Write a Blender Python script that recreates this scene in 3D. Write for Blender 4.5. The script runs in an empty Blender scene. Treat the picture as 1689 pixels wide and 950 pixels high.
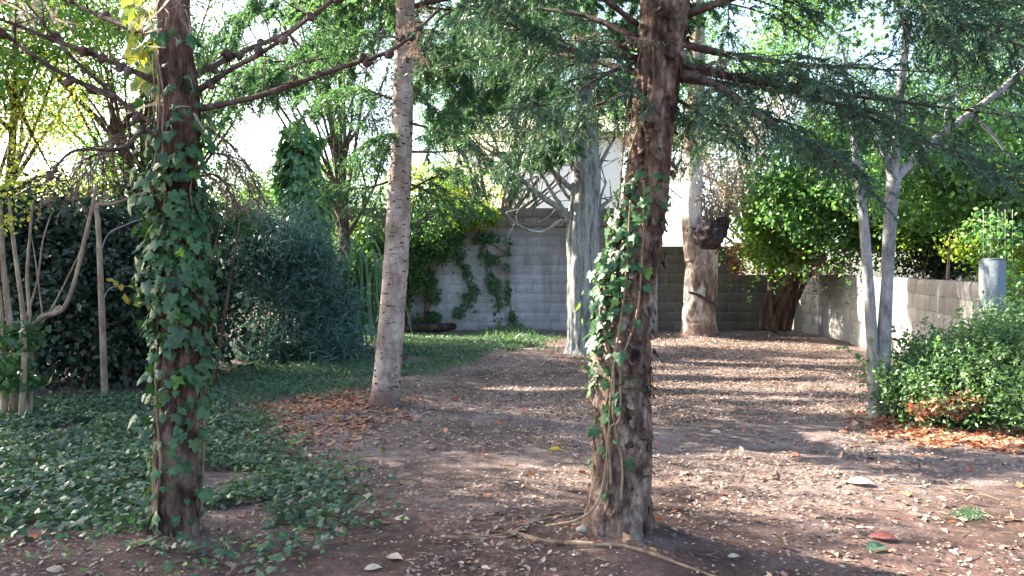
import bpy, math, random
import numpy as np
R = math.radians
sc = bpy.context.scene
COL = sc.collection

# ------------------------------------------------------------------ camera, sky, sun, exposure
EYE, F, CX, HY = 1.25, 1220.0, 844.5, 471.0
cam = bpy.data.cameras.new('camera'); camo = bpy.data.objects.new('camera', cam); COL.objects.link(camo)
camo.location = (0, 0, EYE); camo.rotation_euler = (R(90), 0, 0)
cam.sensor_width = 36; cam.lens = 36 * F / 1689; cam.shift_y = -4 / 1689; cam.clip_start = .05; cam.clip_end = 2000
sc.camera = camo
SUN_AZ, SUN_EL = -64, 33            # degrees: azimuth from +Y towards +X, elevation
w = bpy.data.worlds.new('World'); sc.world = w; w.use_nodes = True
nt = w.node_tree; bg = nt.nodes['Background']
sky = nt.nodes.new('ShaderNodeTexSky'); sky.sky_type = 'NISHITA'; sky.sun_disc = False
sky.sun_elevation = R(SUN_EL); sky.sun_rotation = R(SUN_AZ); sky.air_density = 1.0; sky.dust_density = 3.0; sky.ozone_density = 1.0
nt.links.new(sky.outputs[0], bg.inputs[0]); bg.inputs[1].default_value = 0.1
sl = bpy.data.lights.new('sun', 'SUN'); sl.energy = 5.0; sl.angle = R(.5); sl.color = (1, .9, .75)
so = bpy.data.objects.new('sun', sl); COL.objects.link(so)
SD = np.array([math.sin(R(SUN_AZ)) * math.cos(R(SUN_EL)), math.cos(R(SUN_AZ)) * math.cos(R(SUN_EL)), math.sin(R(SUN_EL))])
from mathutils import Vector, Matrix
so.rotation_euler = Vector(SD).to_track_quat('Z', 'Y').to_euler()
so.location = (-20, 20, 30)
sc.view_settings.view_transform = 'Standard'; sc.view_settings.look = 'None'
sc.view_settings.exposure = 3.0; sc.view_settings.gamma = 1
sc.cycles.max_bounces = 8; sc.cycles.diffuse_bounces = 4; sc.cycles.transmission_bounces = 6
sc.cycles.sample_clamp_indirect = 6

# ------------------------------------------------------------------ helpers: maths
def g(y):
    t = np.clip((np.asarray(y, float) - 5) / 13, 0, 1)
    return .25 * t * t * (3 - 2 * t)
def P(px, py, D):
    return np.array([(px - CX) / F * D, D, EYE - (py - HY) / F * D])
def G(px, py):
    D = 5.0
    for _ in range(60): D = (EYE - float(g(D))) * F / (py - HY)
    return np.array([(px - CX) / F * D, D, float(g(D))])
def _h(i, j, k, s):
    n = (i * 73856093) ^ (j * 19349663) ^ (k * 83492791) ^ (s * 2654435761)
    n = (n ^ (n >> 13)) * 1274126177
    n = n ^ (n >> 16)
    return (n & 0xffffff) / 0x7fffff - 1.0
def vn(p, s=1.0, seed=0):
    p = np.asarray(p, float) * s
    f = np.floor(p); i = f.astype(np.int64); u = p - f; u = u * u * (3 - 2 * u)
    r = 0
    for a in (0, 1):
        for b in (0, 1):
            for c in (0, 1):
                wt = (u[..., 0] if a else 1 - u[..., 0]) * (u[..., 1] if b else 1 - u[..., 1]) * (u[..., 2] if c else 1 - u[..., 2])
                r = r + wt * _h(i[..., 0] + a, i[..., 1] + b, i[..., 2] + c, seed)
    return r
def nrm(v):
    v = np.asarray(v, float); return v / (np.linalg.norm(v, axis=-1, keepdims=True) + 1e-9)
def spline(pts, n):
    pts = np.asarray(pts, float)
    if len(pts) < 3:
        t = np.linspace(0, 1, n)[:, None]; return pts[0] * (1 - t) + pts[-1] * t
    P_ = np.vstack([2 * pts[0] - pts[1], pts, 2 * pts[-1] - pts[-2]])
    m = len(pts) - 1; t = np.linspace(0, m - 1e-6, n); i = t.astype(int); u = (t - i)[:, None]
    p0, p1, p2, p3 = P_[i], P_[i + 1], P_[i + 2], P_[i + 3]
    return .5 * (2 * p1 + (p2 - p0) * u + (2 * p0 - 5 * p1 + 4 * p2 - p3) * u ** 2 + (3 * p1 - p0 - 3 * p2 + p3) * u ** 3)

# leaves on the sun's way to these ground patches are culled, to shape sun streaks
SUN_PATCHES = [(*G(px, py)[:2], a, b) for px, py, a, b in ((1230, 596, 2.6, .55), (1270, 636, 2.0, .42), (1180, 655, 1.3, .12), (1300, 745, 1.0, .1), (1130, 612, 1.5, .3), (1330, 615, 1.6, .4), (1200, 572, 2.2, .5), (900, 640, .8, .15), (1400, 668, .9, .3), (1600, 722, 1.3, .4),
        (1130, 785, 1.2, .2), (900, 772, .8, .1), (1270, 828, .8, .16), (1600, 800, 1.0, .1), (1080, 925, .7, .08), (700, 590, 1.0, .25), (1660, 600, 1.2, .5))] + [(7.36, 12.66, 1.1, .55), (7.8, 10.4, .6, .4), (8.6, 11.6, .7, .3)]
def culled_for_sun(p):
    q = p[:, :2] - SD[:2] * ((p[:, 2] - g(p[:, 1])) / SD[2])[:, None]
    w_ = .35 * vn(np.c_[q, q[:, :1] * 0], 2.2, 44) + .2 * vn(np.c_[q, q[:, :1] * 0], 7, 45); m = np.zeros(len(p), bool)
    for cx, cy, a, b in SUN_PATCHES: m |= ((q[:, 0] - cx) / a) ** 2 + ((q[:, 1] - cy) / b) ** 2 < 1 + w_ * 2
    return m & (p[:, 2] > 1.6) & (vn(p, 40, 46) > -.75)
# ------------------------------------------------------------------ helpers: meshes
class MB:
    """collects geometry, builds ONE mesh object"""
    def __init__(s): s.V = []; s.I = []; s.C = []; s.n = 0
    def add(s, v, faces):
        v = np.asarray(v, float).reshape(-1, 3); faces = np.asarray(faces, np.int64)
        s.V.append(v); s.I.append((faces + s.n).ravel()); s.C.append(np.full(len(faces), faces.shape[1])); s.n += len(v)
    def tube(s, pts, rad, n=12, seg=8, amp=0, fr=3.0, seed=0, cap=True, zst=.3, lobes=None, fis=None):
        c = spline(pts, n); rad = np.interp(np.linspace(0, 1, n), np.linspace(0, 1, len(rad)), rad)
        t = nrm(np.gradient(c, axis=0)); ref = np.array([0, 1., 0]) if abs(t[:, 1]).mean() < .8 else np.array([1., 0, 0])
        a = nrm(np.cross(t, ref)); b = np.cross(a, t)
        th = np.linspace(0, 2 * math.pi, seg, endpoint=False)
        ring = np.cos(th)[None, :, None] * a[:, None] + np.sin(th)[None, :, None] * b[:, None]
        v = c[:, None] + ring * rad[:, None, None]
        if amp:
            q = v * np.array([1, 1, zst]); d = vn(q, fr / .3, seed) * .6 + vn(q, fr * 2.5 / .3, seed + 1) * .4
            v = v + ring * (d * amp * rad[:, None])[..., None]
        if fis:
            q = v * np.array([1, 1, fis[1]]); rd = np.abs(vn(q, fis[2], seed + 3)); r2 = np.abs(vn(q, fis[2] * 2.3, seed + 4))
            v = v - ring * ((np.clip(.22 - rd, 0, 1) * 4.5 + np.clip(.2 - r2, 0, 1) * 2.0) * fis[0])[..., None]
        if lobes:
            k, am, top = lobes
            f = np.clip(1 - (v[..., 2] - v[0, 0, 2]) / top, 0, 1) ** 2
            v = v + ring * (f * am * rad[0] * (1 + .8 * np.cos(k * th + 1.3)[None]))[..., None]
        i = np.arange(n - 1)[:, None] * seg; j = np.arange(seg)[None]; j2 = (j + 1) % seg
        fc = np.stack([i + j, i + j2, i + seg + j2, i + seg + j], -1).reshape(-1, 4)
        s.add(v, fc)
        if cap:
            m = s.n - n * seg
            base = np.arange(seg); s.V.append(np.stack([c[0], c[-1]])); k0 = s.n; s.n += 2
            tri = np.concatenate([np.stack([np.full(seg, k0), m + (base + 1) % seg, m + base], -1),
                                  np.stack([np.full(seg, k0 + 1), m + (n - 1) * seg + base, m + (n - 1) * seg + (base + 1) % seg], -1)])
            s.I.append(tri.ravel()); s.C.append(np.full(len(tri), 3))
        return c
    def leaves(s, tmpl, pos, tip, nor, scale, wid=None):
        tv, tf = tmpl; pos = np.asarray(pos); m = len(pos)
        if m == 0: return
        if m > 60:
            kp = ~culled_for_sun(pos)
            pos = pos[kp]; tip = np.asarray(tip)[kp]; nor = np.asarray(nor)[kp]
            scale = np.asarray(scale)[kp] if np.ndim(scale) and len(scale) == m else scale
            wid = np.asarray(wid)[kp] if wid is not None and np.ndim(wid) and len(wid) == m else wid
            m = len(pos)
            if m == 0: return
        y = nrm(tip); x = nrm(np.cross(y, nor)); z = np.cross(x, y)
        sc_ = np.broadcast_to(np.asarray(scale, float), (m,))
        wd = sc_ if wid is None else np.broadcast_to(wid, (m,)) * sc_
        v = pos[:, None] + tv[None, :, 0, None] * x[:, None] * wd[:, None, None] + tv[None, :, 1, None] * y[:, None] * sc_[:, None, None] + tv[None, :, 2, None] * z[:, None] * sc_[:, None, None]
        fc = tf[None] + (np.arange(m) * len(tv))[:, None, None]
        s.add(v.reshape(-1, 3), fc.reshape(-1, tf.shape[1]))
    def box(s, lo, hi):
        x0, y0, z0 = lo; x1, y1, z1 = hi
        v = [(x0, y0, z0), (x1, y0, z0), (x1, y1, z0), (x0, y1, z0), (x0, y0, z1), (x1, y0, z1), (x1, y1, z1), (x0, y1, z1)]
        s.add(v, [(0, 3, 2, 1), (4, 5, 6, 7), (0, 1, 5, 4), (1, 2, 6, 5), (2, 3, 7, 6), (3, 0, 4, 7)])
    def mesh(s, name, mat, off=(0, 0, 0), smooth=True):
        V = np.concatenate(s.V) - np.asarray(off, float); I = np.concatenate(s.I); C = np.concatenate(s.C)
        me = bpy.data.meshes.new(name); me.vertices.add(len(V)); me.vertices.foreach_set('co', V.astype(np.float32).ravel())
        me.loops.add(len(I)); me.loops.foreach_set('vertex_index', I.astype(np.int32))
        me.polygons.add(len(C)); st = np.concatenate([[0], np.cumsum(C)[:-1]]).astype(np.int32)
        me.polygons.foreach_set('loop_start', st); me.polygons.foreach_set('loop_total', C.astype(np.int32))
        if smooth: me.polygons.foreach_set('use_smooth', np.ones(len(C), bool))
        me.update(calc_edges=True); me.validate(); me.materials.append(mat); return me
    def build(s, name, mat, parent=None, smooth=True, kind=None, label=None):
        off = parent.location if parent is not None else (0, 0, 0)
        if parent is not None and parent.parent is not None: off = Vector(off) + parent.parent.location
        o = bpy.data.objects.new(name, s.mesh(name, mat, off, smooth)); COL.objects.link(o)
        if parent is not None: o.parent = parent
        if kind: o['kind'] = kind
        if label: o['label'] = label
        return o
def thing(name, label, cat, loc, group=None):
    o = bpy.data.objects.new(name, None); COL.objects.link(o); o.location = [float(q) for q in loc]
    o.empty_display_size = .2; o['label'] = label; o['category'] = cat
    if group: o['group'] = group
    return o
def tag(o, label, cat, group=None):
    o['label'] = label; o['category'] = cat
    if group: o['group'] = group
    return o

# leaf templates  (x side, y along, z normal)
T_FOLD = (np.array([(0, 0, 0), (.32, .45, .07), (0, 1, -.05), (-.32, .45, .07)], float), np.array([(0, 1, 2), (0, 2, 3)]))
T_LEAF = (np.array([(0, 0, 0), (.2, .2, .04), (.3, .5, .05), (.14, .82, .0), (0, 1, -.1), (-.14, .82, .0), (-.3, .5, .05), (-.2, .2, .04), (0, .5, -.02)], float),
          np.array([(8, 0, 1), (8, 1, 2), (8, 2, 3), (8, 3, 4), (8, 4, 5), (8, 5, 6), (8, 6, 7), (8, 7, 0)]))
T_NEED = (np.array([(-.5, 0, 0), (.5, 0, 0), (0, 1, 0)], float), np.array([(0, 1, 2)]))
T_BLADE = (np.array([(-.5, 0, 0), (.5, 0, 0), (.35, .55, .06), (-.35, .55, .06), (0, 1, -.12)], float), np.array([(0, 1, 2), (0, 2, 3), (3, 2, 4)]))
_iv = [(0, .08), (.24, -.1), (.5, .06), (.36, .26), (.52, .5), (.26, .56), (.2, .8), (0, 1.05), (-.2, .8), (-.26, .56), (-.52, .5), (-.36, .26), (-.5, .06), (-.24, -.1)]
T_IVY = (np.array([(x, y, -.10 * (x * x * 2) - .12 * max(0, y - .4) ** 2 + (.0 if abs(x) > .3 else .02)) for x, y in _iv] + [(0, .38, .05)], float),
         np.array([(14, i, (i + 1) % 14) for i in range(14)]))
T_MAPLE = (np.array([(x * 1.15, y, .06 * math.sin(9 * x + 5 * y)) for x, y in _iv] + [(0, .38, -.02)], float), T_IVY[1])

def rand_dirs(rng, m, up=0.0):
    v = rng.normal(size=(m, 3)); v = nrm(v); v[:, 2] += up; return nrm(v)
def cloud(rng, blobs, n, clump=.22, cl=9, gap=-.35, gs=1.1, seed=3, shell=.25):
    """leaf positions in clumps within ellipsoids, with holes from noise; blobs: (cx,cy,cz,rx,ry,rz)"""
    B = np.array(blobs, float); vol = (B[:, 3] * B[:, 4] * B[:, 5]) ** .75; pr = vol / vol.sum()
    m = max(1, n // cl); out = []; tot = 0
    while tot < m:
        k = rng.choice(len(B), m * 2, p=pr); d = nrm(rng.normal(size=(m * 2, 3))); r = rng.random(m * 2) ** shell
        c = B[k, :3] + d * r[:, None] * B[k, 3:]
        keep = vn(c, gs, seed) + .4 * vn(c, gs * 2.7, seed + 5) > gap
        c = c[keep]; out.append(np.hstack([c, d[keep]])); tot += keep.sum()
    c = np.concatenate(out)[:m]
    q = np.repeat(c, cl, axis=0); pos = q[:, :3] + rng.normal(size=(len(q), 3)) * clump * np.array([1, 1, .7])
    return pos, q[:, 3:]
def foliage(rng, blobs, n, size, mat, parent, name='crown', tmpl=T_FOLD, droop=-.3, wid=1.0, up=.5, zmin=None, kind=None, shoots=0, sl_=.35, **kw):
    pos, out = cloud(rng, blobs, n, **kw)
    if shoots:      # leafy shoots that break the outline
        B = np.array(blobs, float); ar = B[:, 3] * B[:, 5]; kk = rng.choice(len(B), shoots, p=ar / ar.sum()); d = nrm(rng.normal(size=(shoots, 3)) + [0, -.3, .4])
        s0 = B[kk, :3] + d * B[kk, 3:] * .85; dd = nrm(d + rng.normal(size=d.shape) * .4 + [0, 0, .2]); L = rng.uniform(.3, 1.3, shoots) * sl_
        u = np.linspace(0, 1, 12); q = s0[:, None] + dd[:, None] * (L[:, None] * u)[..., None] + np.array([0, 0, -1.]) * ((L[:, None] * u ** 2) * .35)[..., None]
        q = q.reshape(-1, 3) + rng.normal(size=(shoots * 12, 3)) * size * .35
        pos = np.concatenate([pos, q]); out = np.concatenate([out, np.repeat(d, 12, axis=0)])
    if zmin is not None:
        kp = pos[:, 2] > zmin + g(pos[:, 1]); pos = pos[kp]; out = out[kp]
    m = len(pos); mb = MB()
    tip = rand_dirs(rng, m, droop); nor = nrm(rand_dirs(rng, m) + np.array([0, 0, up]) + .5 * out)
    mb.leaves(tmpl, pos, tip, nor, size * rng.uniform(.6, 1.35, m), wid=np.full(m, wid))
    return mb.build(name, mat, parent, smooth=False, kind=kind)

# ------------------------------------------------------------------ materials
def newmat(name):
    m = bpy.data.materials.new(name); m.use_nodes = True; t = m.node_tree; t.nodes.clear()
    return m, t, (lambda ty, **k: _node(t, ty, **k))
def _node(t, ty, **k):
    n = t.nodes.new(ty)
    for a, b in k.items(): setattr(n, a, b)
    return n
def ramp(t, cols, inp, pos=None):
    r = t.nodes.new('ShaderNodeValToRGB'); e = r.color_ramp.elements
    pos = pos or [i / (len(cols) - 1) for i in range(len(cols))]
    while len(e) < len(cols): e.new(.5)
    for i, c in enumerate(cols): e[i].position = pos[i]; e[i].color = (*c, 1)
    t.links.new(inp, r.inputs[0]); return r.outputs[0]
def mathn(t, op, a, b=None):
    n = t.nodes.new('ShaderNodeMath'); n.operation = op
    for i, x in enumerate((a, b)):
        if x is None: continue
        if isinstance(x, (int, float)): n.inputs[i].default_value = x
        else: t.links.new(x, n.inputs[i])
    return n.outputs[0]
def noise(t, co, scale, detail=4, rough=.6, vec=None):
    n = t.nodes.new('ShaderNodeTexNoise'); n.inputs['Scale'].default_value = scale; n.inputs['Detail'].default_value = detail; n.inputs['Roughness'].default_value = rough
    if vec:
        mp = t.nodes.new('ShaderNodeMapping'); mp.inputs['Scale'].default_value = vec; t.links.new(co, mp.inputs[0]); co = mp.outputs[0]
    t.links.new(co, n.inputs[0]); return n.outputs[0]
def mixc(t, f, a, b, mode='MIX'):
    n = t.nodes.new('ShaderNodeMix'); n.data_type = 'RGBA'; n.blend_type = mode
    for i, x in ((0, f), (6, a), (7, b)):
        if isinstance(x, (int, float)): n.inputs[i].default_value = x
        elif isinstance(x, tuple): n.inputs[i].default_value = (*x, 1)
        else: t.links.new(x, n.inputs[i])
    return n.outputs[2]
def leafmat(name, cols, transl=.45, rough=.45, pos=None, big=.25, spec=.4, tcol=(1.25, 1.3, .6)):
    m, t, N = newmat(name)
    ge = N('ShaderNodeNewGeometry'); oi = N('ShaderNodeObjectInfo')
    f = mathn(t, 'FRACT', mathn(t, 'ADD', ge.outputs['Random Per Island'], mathn(t, 'MULTIPLY', oi.outputs['Random'], 7.31)))
    nz = noise(t, ge.outputs['Position'], 1.3, 2)
    f = mathn(t, 'ADD', mathn(t, 'MULTIPLY', f, 1 - big), mathn(t, 'MULTIPLY', mathn(t, 'SUBTRACT', nz, .3), big * 2.2))
    c = ramp(t, cols, f, pos)
    c = mixc(t, .7, c, ramp(t, [(.55, .5, .5), (1.3, 1.3, 1.25)], noise(t, ge.outputs['Position'], 55, 3), [.32, .68]), 'MULTIPLY')
    pb = N('ShaderNodeBsdfPrincipled'); t.links.new(c, pb.inputs['Base Color']); pb.inputs['Roughness'].default_value = rough
    pb.inputs['Specular IOR Level'].default_value = spec
    tr = N('ShaderNodeBsdfTranslucent'); c2 = mixc(t, 1.0, c, tcol, 'MULTIPLY'); t.links.new(c2, tr.inputs[0])
    mx = N('ShaderNodeMixShader'); mx.inputs[0].default_value = transl
    t.links.new(pb.outputs[0], mx.inputs[1]); t.links.new(tr.outputs[0], mx.inputs[2])
    o = N('ShaderNodeOutputMaterial'); t.links.new(mx.outputs[0], o.inputs[0]); return m
def barkmat(name, cols, patch=None, patch_amt=.55, st=(1, 1, .18), scale=9, bump=.6, rough=.9, bands=None, low=None):
    m, t, N = newmat(name); ge = N('ShaderNodeNewGeometry'); co = ge.outputs['Position']
    n1 = noise(t, co, scale, 8, .7, st); n2 = noise(t, co, scale * .35, 4, .6, (1, 1, .5))
    c = ramp(t, cols, n1, [i / (len(cols) - 1) * .27 + .365 for i in range(len(cols))])
    if patch:
        pf = ramp(t, [(0, 0, 0), (1, 1, 1)], n2, [patch_amt, patch_amt + .1]); c = mixc(t, pf, c, patch)
    if low:
        sx = N('ShaderNodeSeparateXYZ'); t.links.new(co, sx.inputs[0])
        lf = ramp(t, [(1, 1, 1), (0, 0, 0)], mathn(t, 'ADD', sx.outputs[2], mathn(t, 'MULTIPLY', n2, .5)), [low[1], low[1] + .3])
        c = mixc(t, lf, c, low[0])
    h = n1
    if bands:
        n3 = noise(t, co, bands[0], 3, .6, (1, 1, 5)); bf = ramp(t, [(0, 0, 0), (1, 1, 1)], n3, [.6, .68]); c = mixc(t, bf, c, bands[1])
    n4 = noise(t, co, scale * 5, 4, .7, (1, 1, .4)); c = mixc(t, .5, c, ramp(t, [(.35, .35, .35), (1.3, 1.25, 1.2)], n4, [.3, .7]), 'MULTIPLY')
    pb = N('ShaderNodeBsdfPrincipled'); t.links.new(c, pb.inputs['Base Color']); pb.inputs['Roughness'].default_value = rough
    pb.inputs['Specular IOR Level'].default_value = .15
    bp = N('ShaderNodeBump'); bp.inputs['Strength'].default_value = bump; bp.inputs['Distance'].default_value = .03
    t.links.new(mathn(t, 'ADD', h, mathn(t, 'MULTIPLY', n4, .4)), bp.inputs['Height']); t.links.new(bp.outputs[0], pb.inputs['Normal'])
    o = N('ShaderNodeOutputMaterial'); t.links.new(pb.outputs[0], o.inputs[0]); return m

M_IVY = leafmat('ivy_leaf', [(.025, .06, .03), (.035, .095, .04), (.05, .13, .05), (.09, .17, .06)], .25, .42, spec=.35)
M_TEALIVY = leafmat('column_ivy_leaf', [(.08, .2, .12), (.12, .28, .16), (.18, .36, .19), (.28, .44, .16)], .4, .4)
M_IVYRED = leafmat('reddening_ivy_leaf', [(.1, .045, .02), (.18, .07, .03), (.12, .1, .03)], .25, .5)
M_IVYPALE = leafmat('young_ivy_leaf', [(.08, .2, .04), (.14, .28, .05), (.2, .33, .06)], .5, .4)
M_GCOVER = leafmat('ground_ivy_leaf', [(.03, .065, .045), (.05, .105, .065), (.08, .155, .09), (.15, .2, .09)], .25, .42, spec=.45)
M_NEEDLE = leafmat('needle_green', [(.025, .062, .048), (.038, .095, .07), (.06, .135, .095), (.12, .18, .09)], .3, .5)
M_DRY = leafmat('dry_needle', [(.1, .085, .08), (.17, .145, .135), (.26, .22, .2), (.22, .15, .11)], .3, .7, tcol=(1.2, 1, .8))
M_TEAL = leafmat('hanging_leaf_green', [(.035, .1, .065), (.055, .145, .09), (.09, .2, .12), (.2, .28, .09)], .45)
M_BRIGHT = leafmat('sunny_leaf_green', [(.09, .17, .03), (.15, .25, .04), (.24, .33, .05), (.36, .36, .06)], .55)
M_YELLG = leafmat('pale_yellow_green_leaf', [(.14, .22, .05), (.22, .3, .07), (.34, .36, .08), (.5, .42, .07)], .55)
M_YELL = leafmat('yellowing_leaf', [(.2, .26, .04), (.35, .36, .05), (.5, .4, .05), (.55, .32, .05)], .55)
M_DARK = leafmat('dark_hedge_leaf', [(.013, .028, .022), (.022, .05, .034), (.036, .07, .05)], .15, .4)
M_BLUE = leafmat('blue_green_leaf', [(.05, .11, .1), (.085, .17, .155), (.15, .27, .24)], .3, .45, tcol=(1, 1.2, .9))
M_SHRUB = leafmat('shrub_leaf_green', [(.05, .13, .05), (.08, .2, .06), (.13, .28, .08), (.2, .34, .1)], .4, .4)
M_CANOPY = leafmat('canopy_leaf_green', [(.03, .09, .04), (.05, .14, .055), (.09, .2, .06), (.18, .27, .06)], .45, .4)
M_CANOPYB = leafmat('bright_canopy_leaf', [(.05, .13, .06), (.08, .2, .08), (.13, .27, .08), (.26, .36, .07)], .5, .4)
M_BUSH = leafmat('bush_leaf', [(.045, .1, .055), (.07, .15, .07), (.11, .21, .09), (.2, .3, .12)], .35, .5)
M_STRAP = leafmat('strap_leaf', [(.06, .13, .08), (.1, .2, .1), (.18, .28, .11)], .35, .35)
M_GRASS = leafmat('grass_blade', [(.045, .1, .06), (.07, .15, .095), (.11, .19, .12), (.19, .2, .12)], .3, .5)
M_PALEDRY = leafmat('pale_dry_sprout', [(.3, .25, .2), (.42, .36, .3), (.5, .42, .36), (.35, .36, .15)], .5, .7, tcol=(1, 1, .95))
M_LITTER = leafmat('litter', [(.08, .055, .052), (.15, .11, .1), (.23, .165, .14), (.32, .245, .2), (.42, .34, .28), (.27, .12, .07)], .15, .75, tcol=(1, .9, .8), big=.1)
M_ORANGE = leafmat('orange_litter', [(.25, .075, .045), (.36, .13, .075), (.44, .2, .12), (.46, .3, .21), (.3, .19, .15), (.52, .26, .08)], .2, .6, tcol=(1.2, .9, .6), big=.1)
M_WHITE = leafmat('bleached_leaf', [(.36, .3, .24), (.5, .44, .37), (.3, .22, .16)], .2, .6, tcol=(1, 1, .9))
M_TANLEAF = leafmat('tan_leaf', [(.2, .14, .1), (.34, .26, .2), (.46, .38, .3), (.3, .16, .1)], .2, .6)
M_RED = leafmat('red_leaf', [(.27, .085, .075), (.34, .12, .1)], .25, .55, tcol=(1.2, .7, .6))
M_BARKRED = barkmat('reddish_flaking_bark', [(.022, .015, .014), (.1, .063, .05), (.22, .15, .12), (.4, .3, .24)], (.22, .185, .155), .56, (1, 1, .4), 12, 1.0, bands=(3.2, (.06, .065, .03)))
M_BARKIVY = barkmat('dark_reddish_bark', [(.018, .012, .01), (.075, .045, .035), (.16, .1, .077), (.28, .21, .18)], (.2, .15, .12), .57, (1, 1, .3), 11, .9)
M_BIRCH = barkmat('pale_speckled_bark', [(.2, .16, .14), (.32, .26, .23), (.42, .35, .32), (.5, .43, .4)], (.24, .18, .17), .55, (1, 1, .8), 7, .35, bands=(7, (.09, .07, .068)), low=((.16, .1, .085), .35))
M_CYPR = barkmat('blue_grey_striated_bark', [(.09, .09, .09), (.21, .225, .22), (.32, .35, .34), (.42, .43, .42)], (.26, .29, .27), .55, (1, 1, .13), 15, 1.0)
M_STUMP = barkmat('mottled_old_bark', [(.06, .04, .035), (.16, .11, .09), (.26, .2, .17), (.46, .4, .35)], (.58, .53, .47), .5, (1, 1, .35), 6, .9, low=((.15, .1, .085), .55))
M_PALE = barkmat('pale_smooth_bark', [(.12, .12, .125), (.19, .195, .2), (.26, .26, .27), (.32, .31, .3)], (.25, .24, .23), .58, (1, 1, .5), 8, .3)
M_TAN = barkmat('tan_stem_bark', [(.17, .13, .1), (.27, .21, .16), (.36, .3, .24)], None, .5, (1, 1, .4), 10, .4)
M_DEAD = barkmat('dead_branch_bark', [(.05, .035, .03), (.1, .07, .06), (.19, .14, .125)], (.25, .2, .19), .6, (1, 1, 1), 14, .8)
M_DARKW = barkmat('dark_trunk_bark', [(.035, .025, .02), (.08, .055, .04), (.16, .11, .08)], (.2, .13, .08), .6, (1, 1, .25), 9, .8)
M_VINE = barkmat('vine_stem', [(.15, .1, .07), (.26, .18, .12), (.36, .27, .18)], None, .5, (1, 1, .4), 18, .5)
M_TUFT = barkmat('black_fibre_bark', [(.025, .02, .02), (.06, .045, .045), (.14, .105, .1)], None, .5, (1, 1, .3), 14, 1.0)

def wallmat(name, base, stain, topdark, zt, streak=.5):
    m, t, N = newmat(name); ge = N('ShaderNodeNewGeometry'); co = ge.outputs['Position']; oi = N('ShaderNodeObjectInfo')
    n1 = noise(t, co, 1.1, 6, .65, (1, 1, .55)); n2 = noise(t, co, 5, 5, .7, (1, 1, .12)); n3 = noise(t, co, 30, 4, .7)
    c = mixc(t, ramp(t, [(0, 0, 0), (1, 1, 1)], n1, [.42, .62]), base, stain)
    c = mixc(t, mathn(t, 'MULTIPLY', ramp(t, [(0, 0, 0), (1, 1, 1)], n2, [.5, .68]), streak), c, topdark)
    sx = N('ShaderNodeSeparateXYZ'); t.links.new(co, sx.inputs[0])
    zf = ramp(t, [(0, 0, 0), (1, 1, 1)], mathn(t, 'ADD', mathn(t, 'MULTIPLY', sx.outputs[2], .25), mathn(t, 'MULTIPLY', n1, .35)), [zt * .25 + .05, zt * .25 + .32])
    c = mixc(t, mathn(t, 'MULTIPLY', zf, .8), c, topdark)
    c = mixc(t, 1.0, c, ramp(t, [(.88, .87, .86), (1.06, 1.06, 1.08)], oi.outputs['Random']), 'MULTIPLY')
    c = mixc(t, .6, c, ramp(t, [(.6, .6, .6), (1.25, 1.25, 1.25)], n3, [.3, .7]), 'MULTIPLY')
    pb = N('ShaderNodeBsdfPrincipled'); t.links.new(c, pb.inputs['Base Color']); pb.inputs['Roughness'].default_value = .92; pb.inputs['Specular IOR Level'].default_value = .2
    bp = N('ShaderNodeBump'); bp.inputs['Strength'].default_value = .6; bp.inputs['Distance'].default_value = .01
    t.links.new(mathn(t, 'ADD', n3, n2), bp.inputs['Height']); t.links.new(bp.outputs[0], pb.inputs['Normal'])
    o = N('ShaderNodeOutputMaterial'); t.links.new(pb.outputs[0], o.inputs[0]); return m
M_WALLB = wallmat('blue_grey_block', (.4, .42, .47), (.26, .255, .27), (.15, .135, .115), 1.75)
M_WALLT = wallmat('brown_stained_block', (.2, .175, .15), (.13, .11, .095), (.1, .085, .07), 2.9)
M_WALLR = wallmat('mossy_brown_block', (.17, .15, .125), (.12, .105, .085), (.1, .095, .055), 1.5)
M_WALLS = wallmat('pale_grey_block', (.42, .41, .4), (.33, .31, .29), (.17, .155, .13), 1.25)  # base colour of the low right wall, lighter than the brown blocks
M_POST = wallmat('blue_grey_post', (.17, .2, .23), (.13, .155, .175), (.11, .12, .11), 2.5)
M_MORTAR = wallmat('mortar', (.34, .34, .35), (.26, .25, .24), (.1, .09, .08), 2.2)

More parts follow.
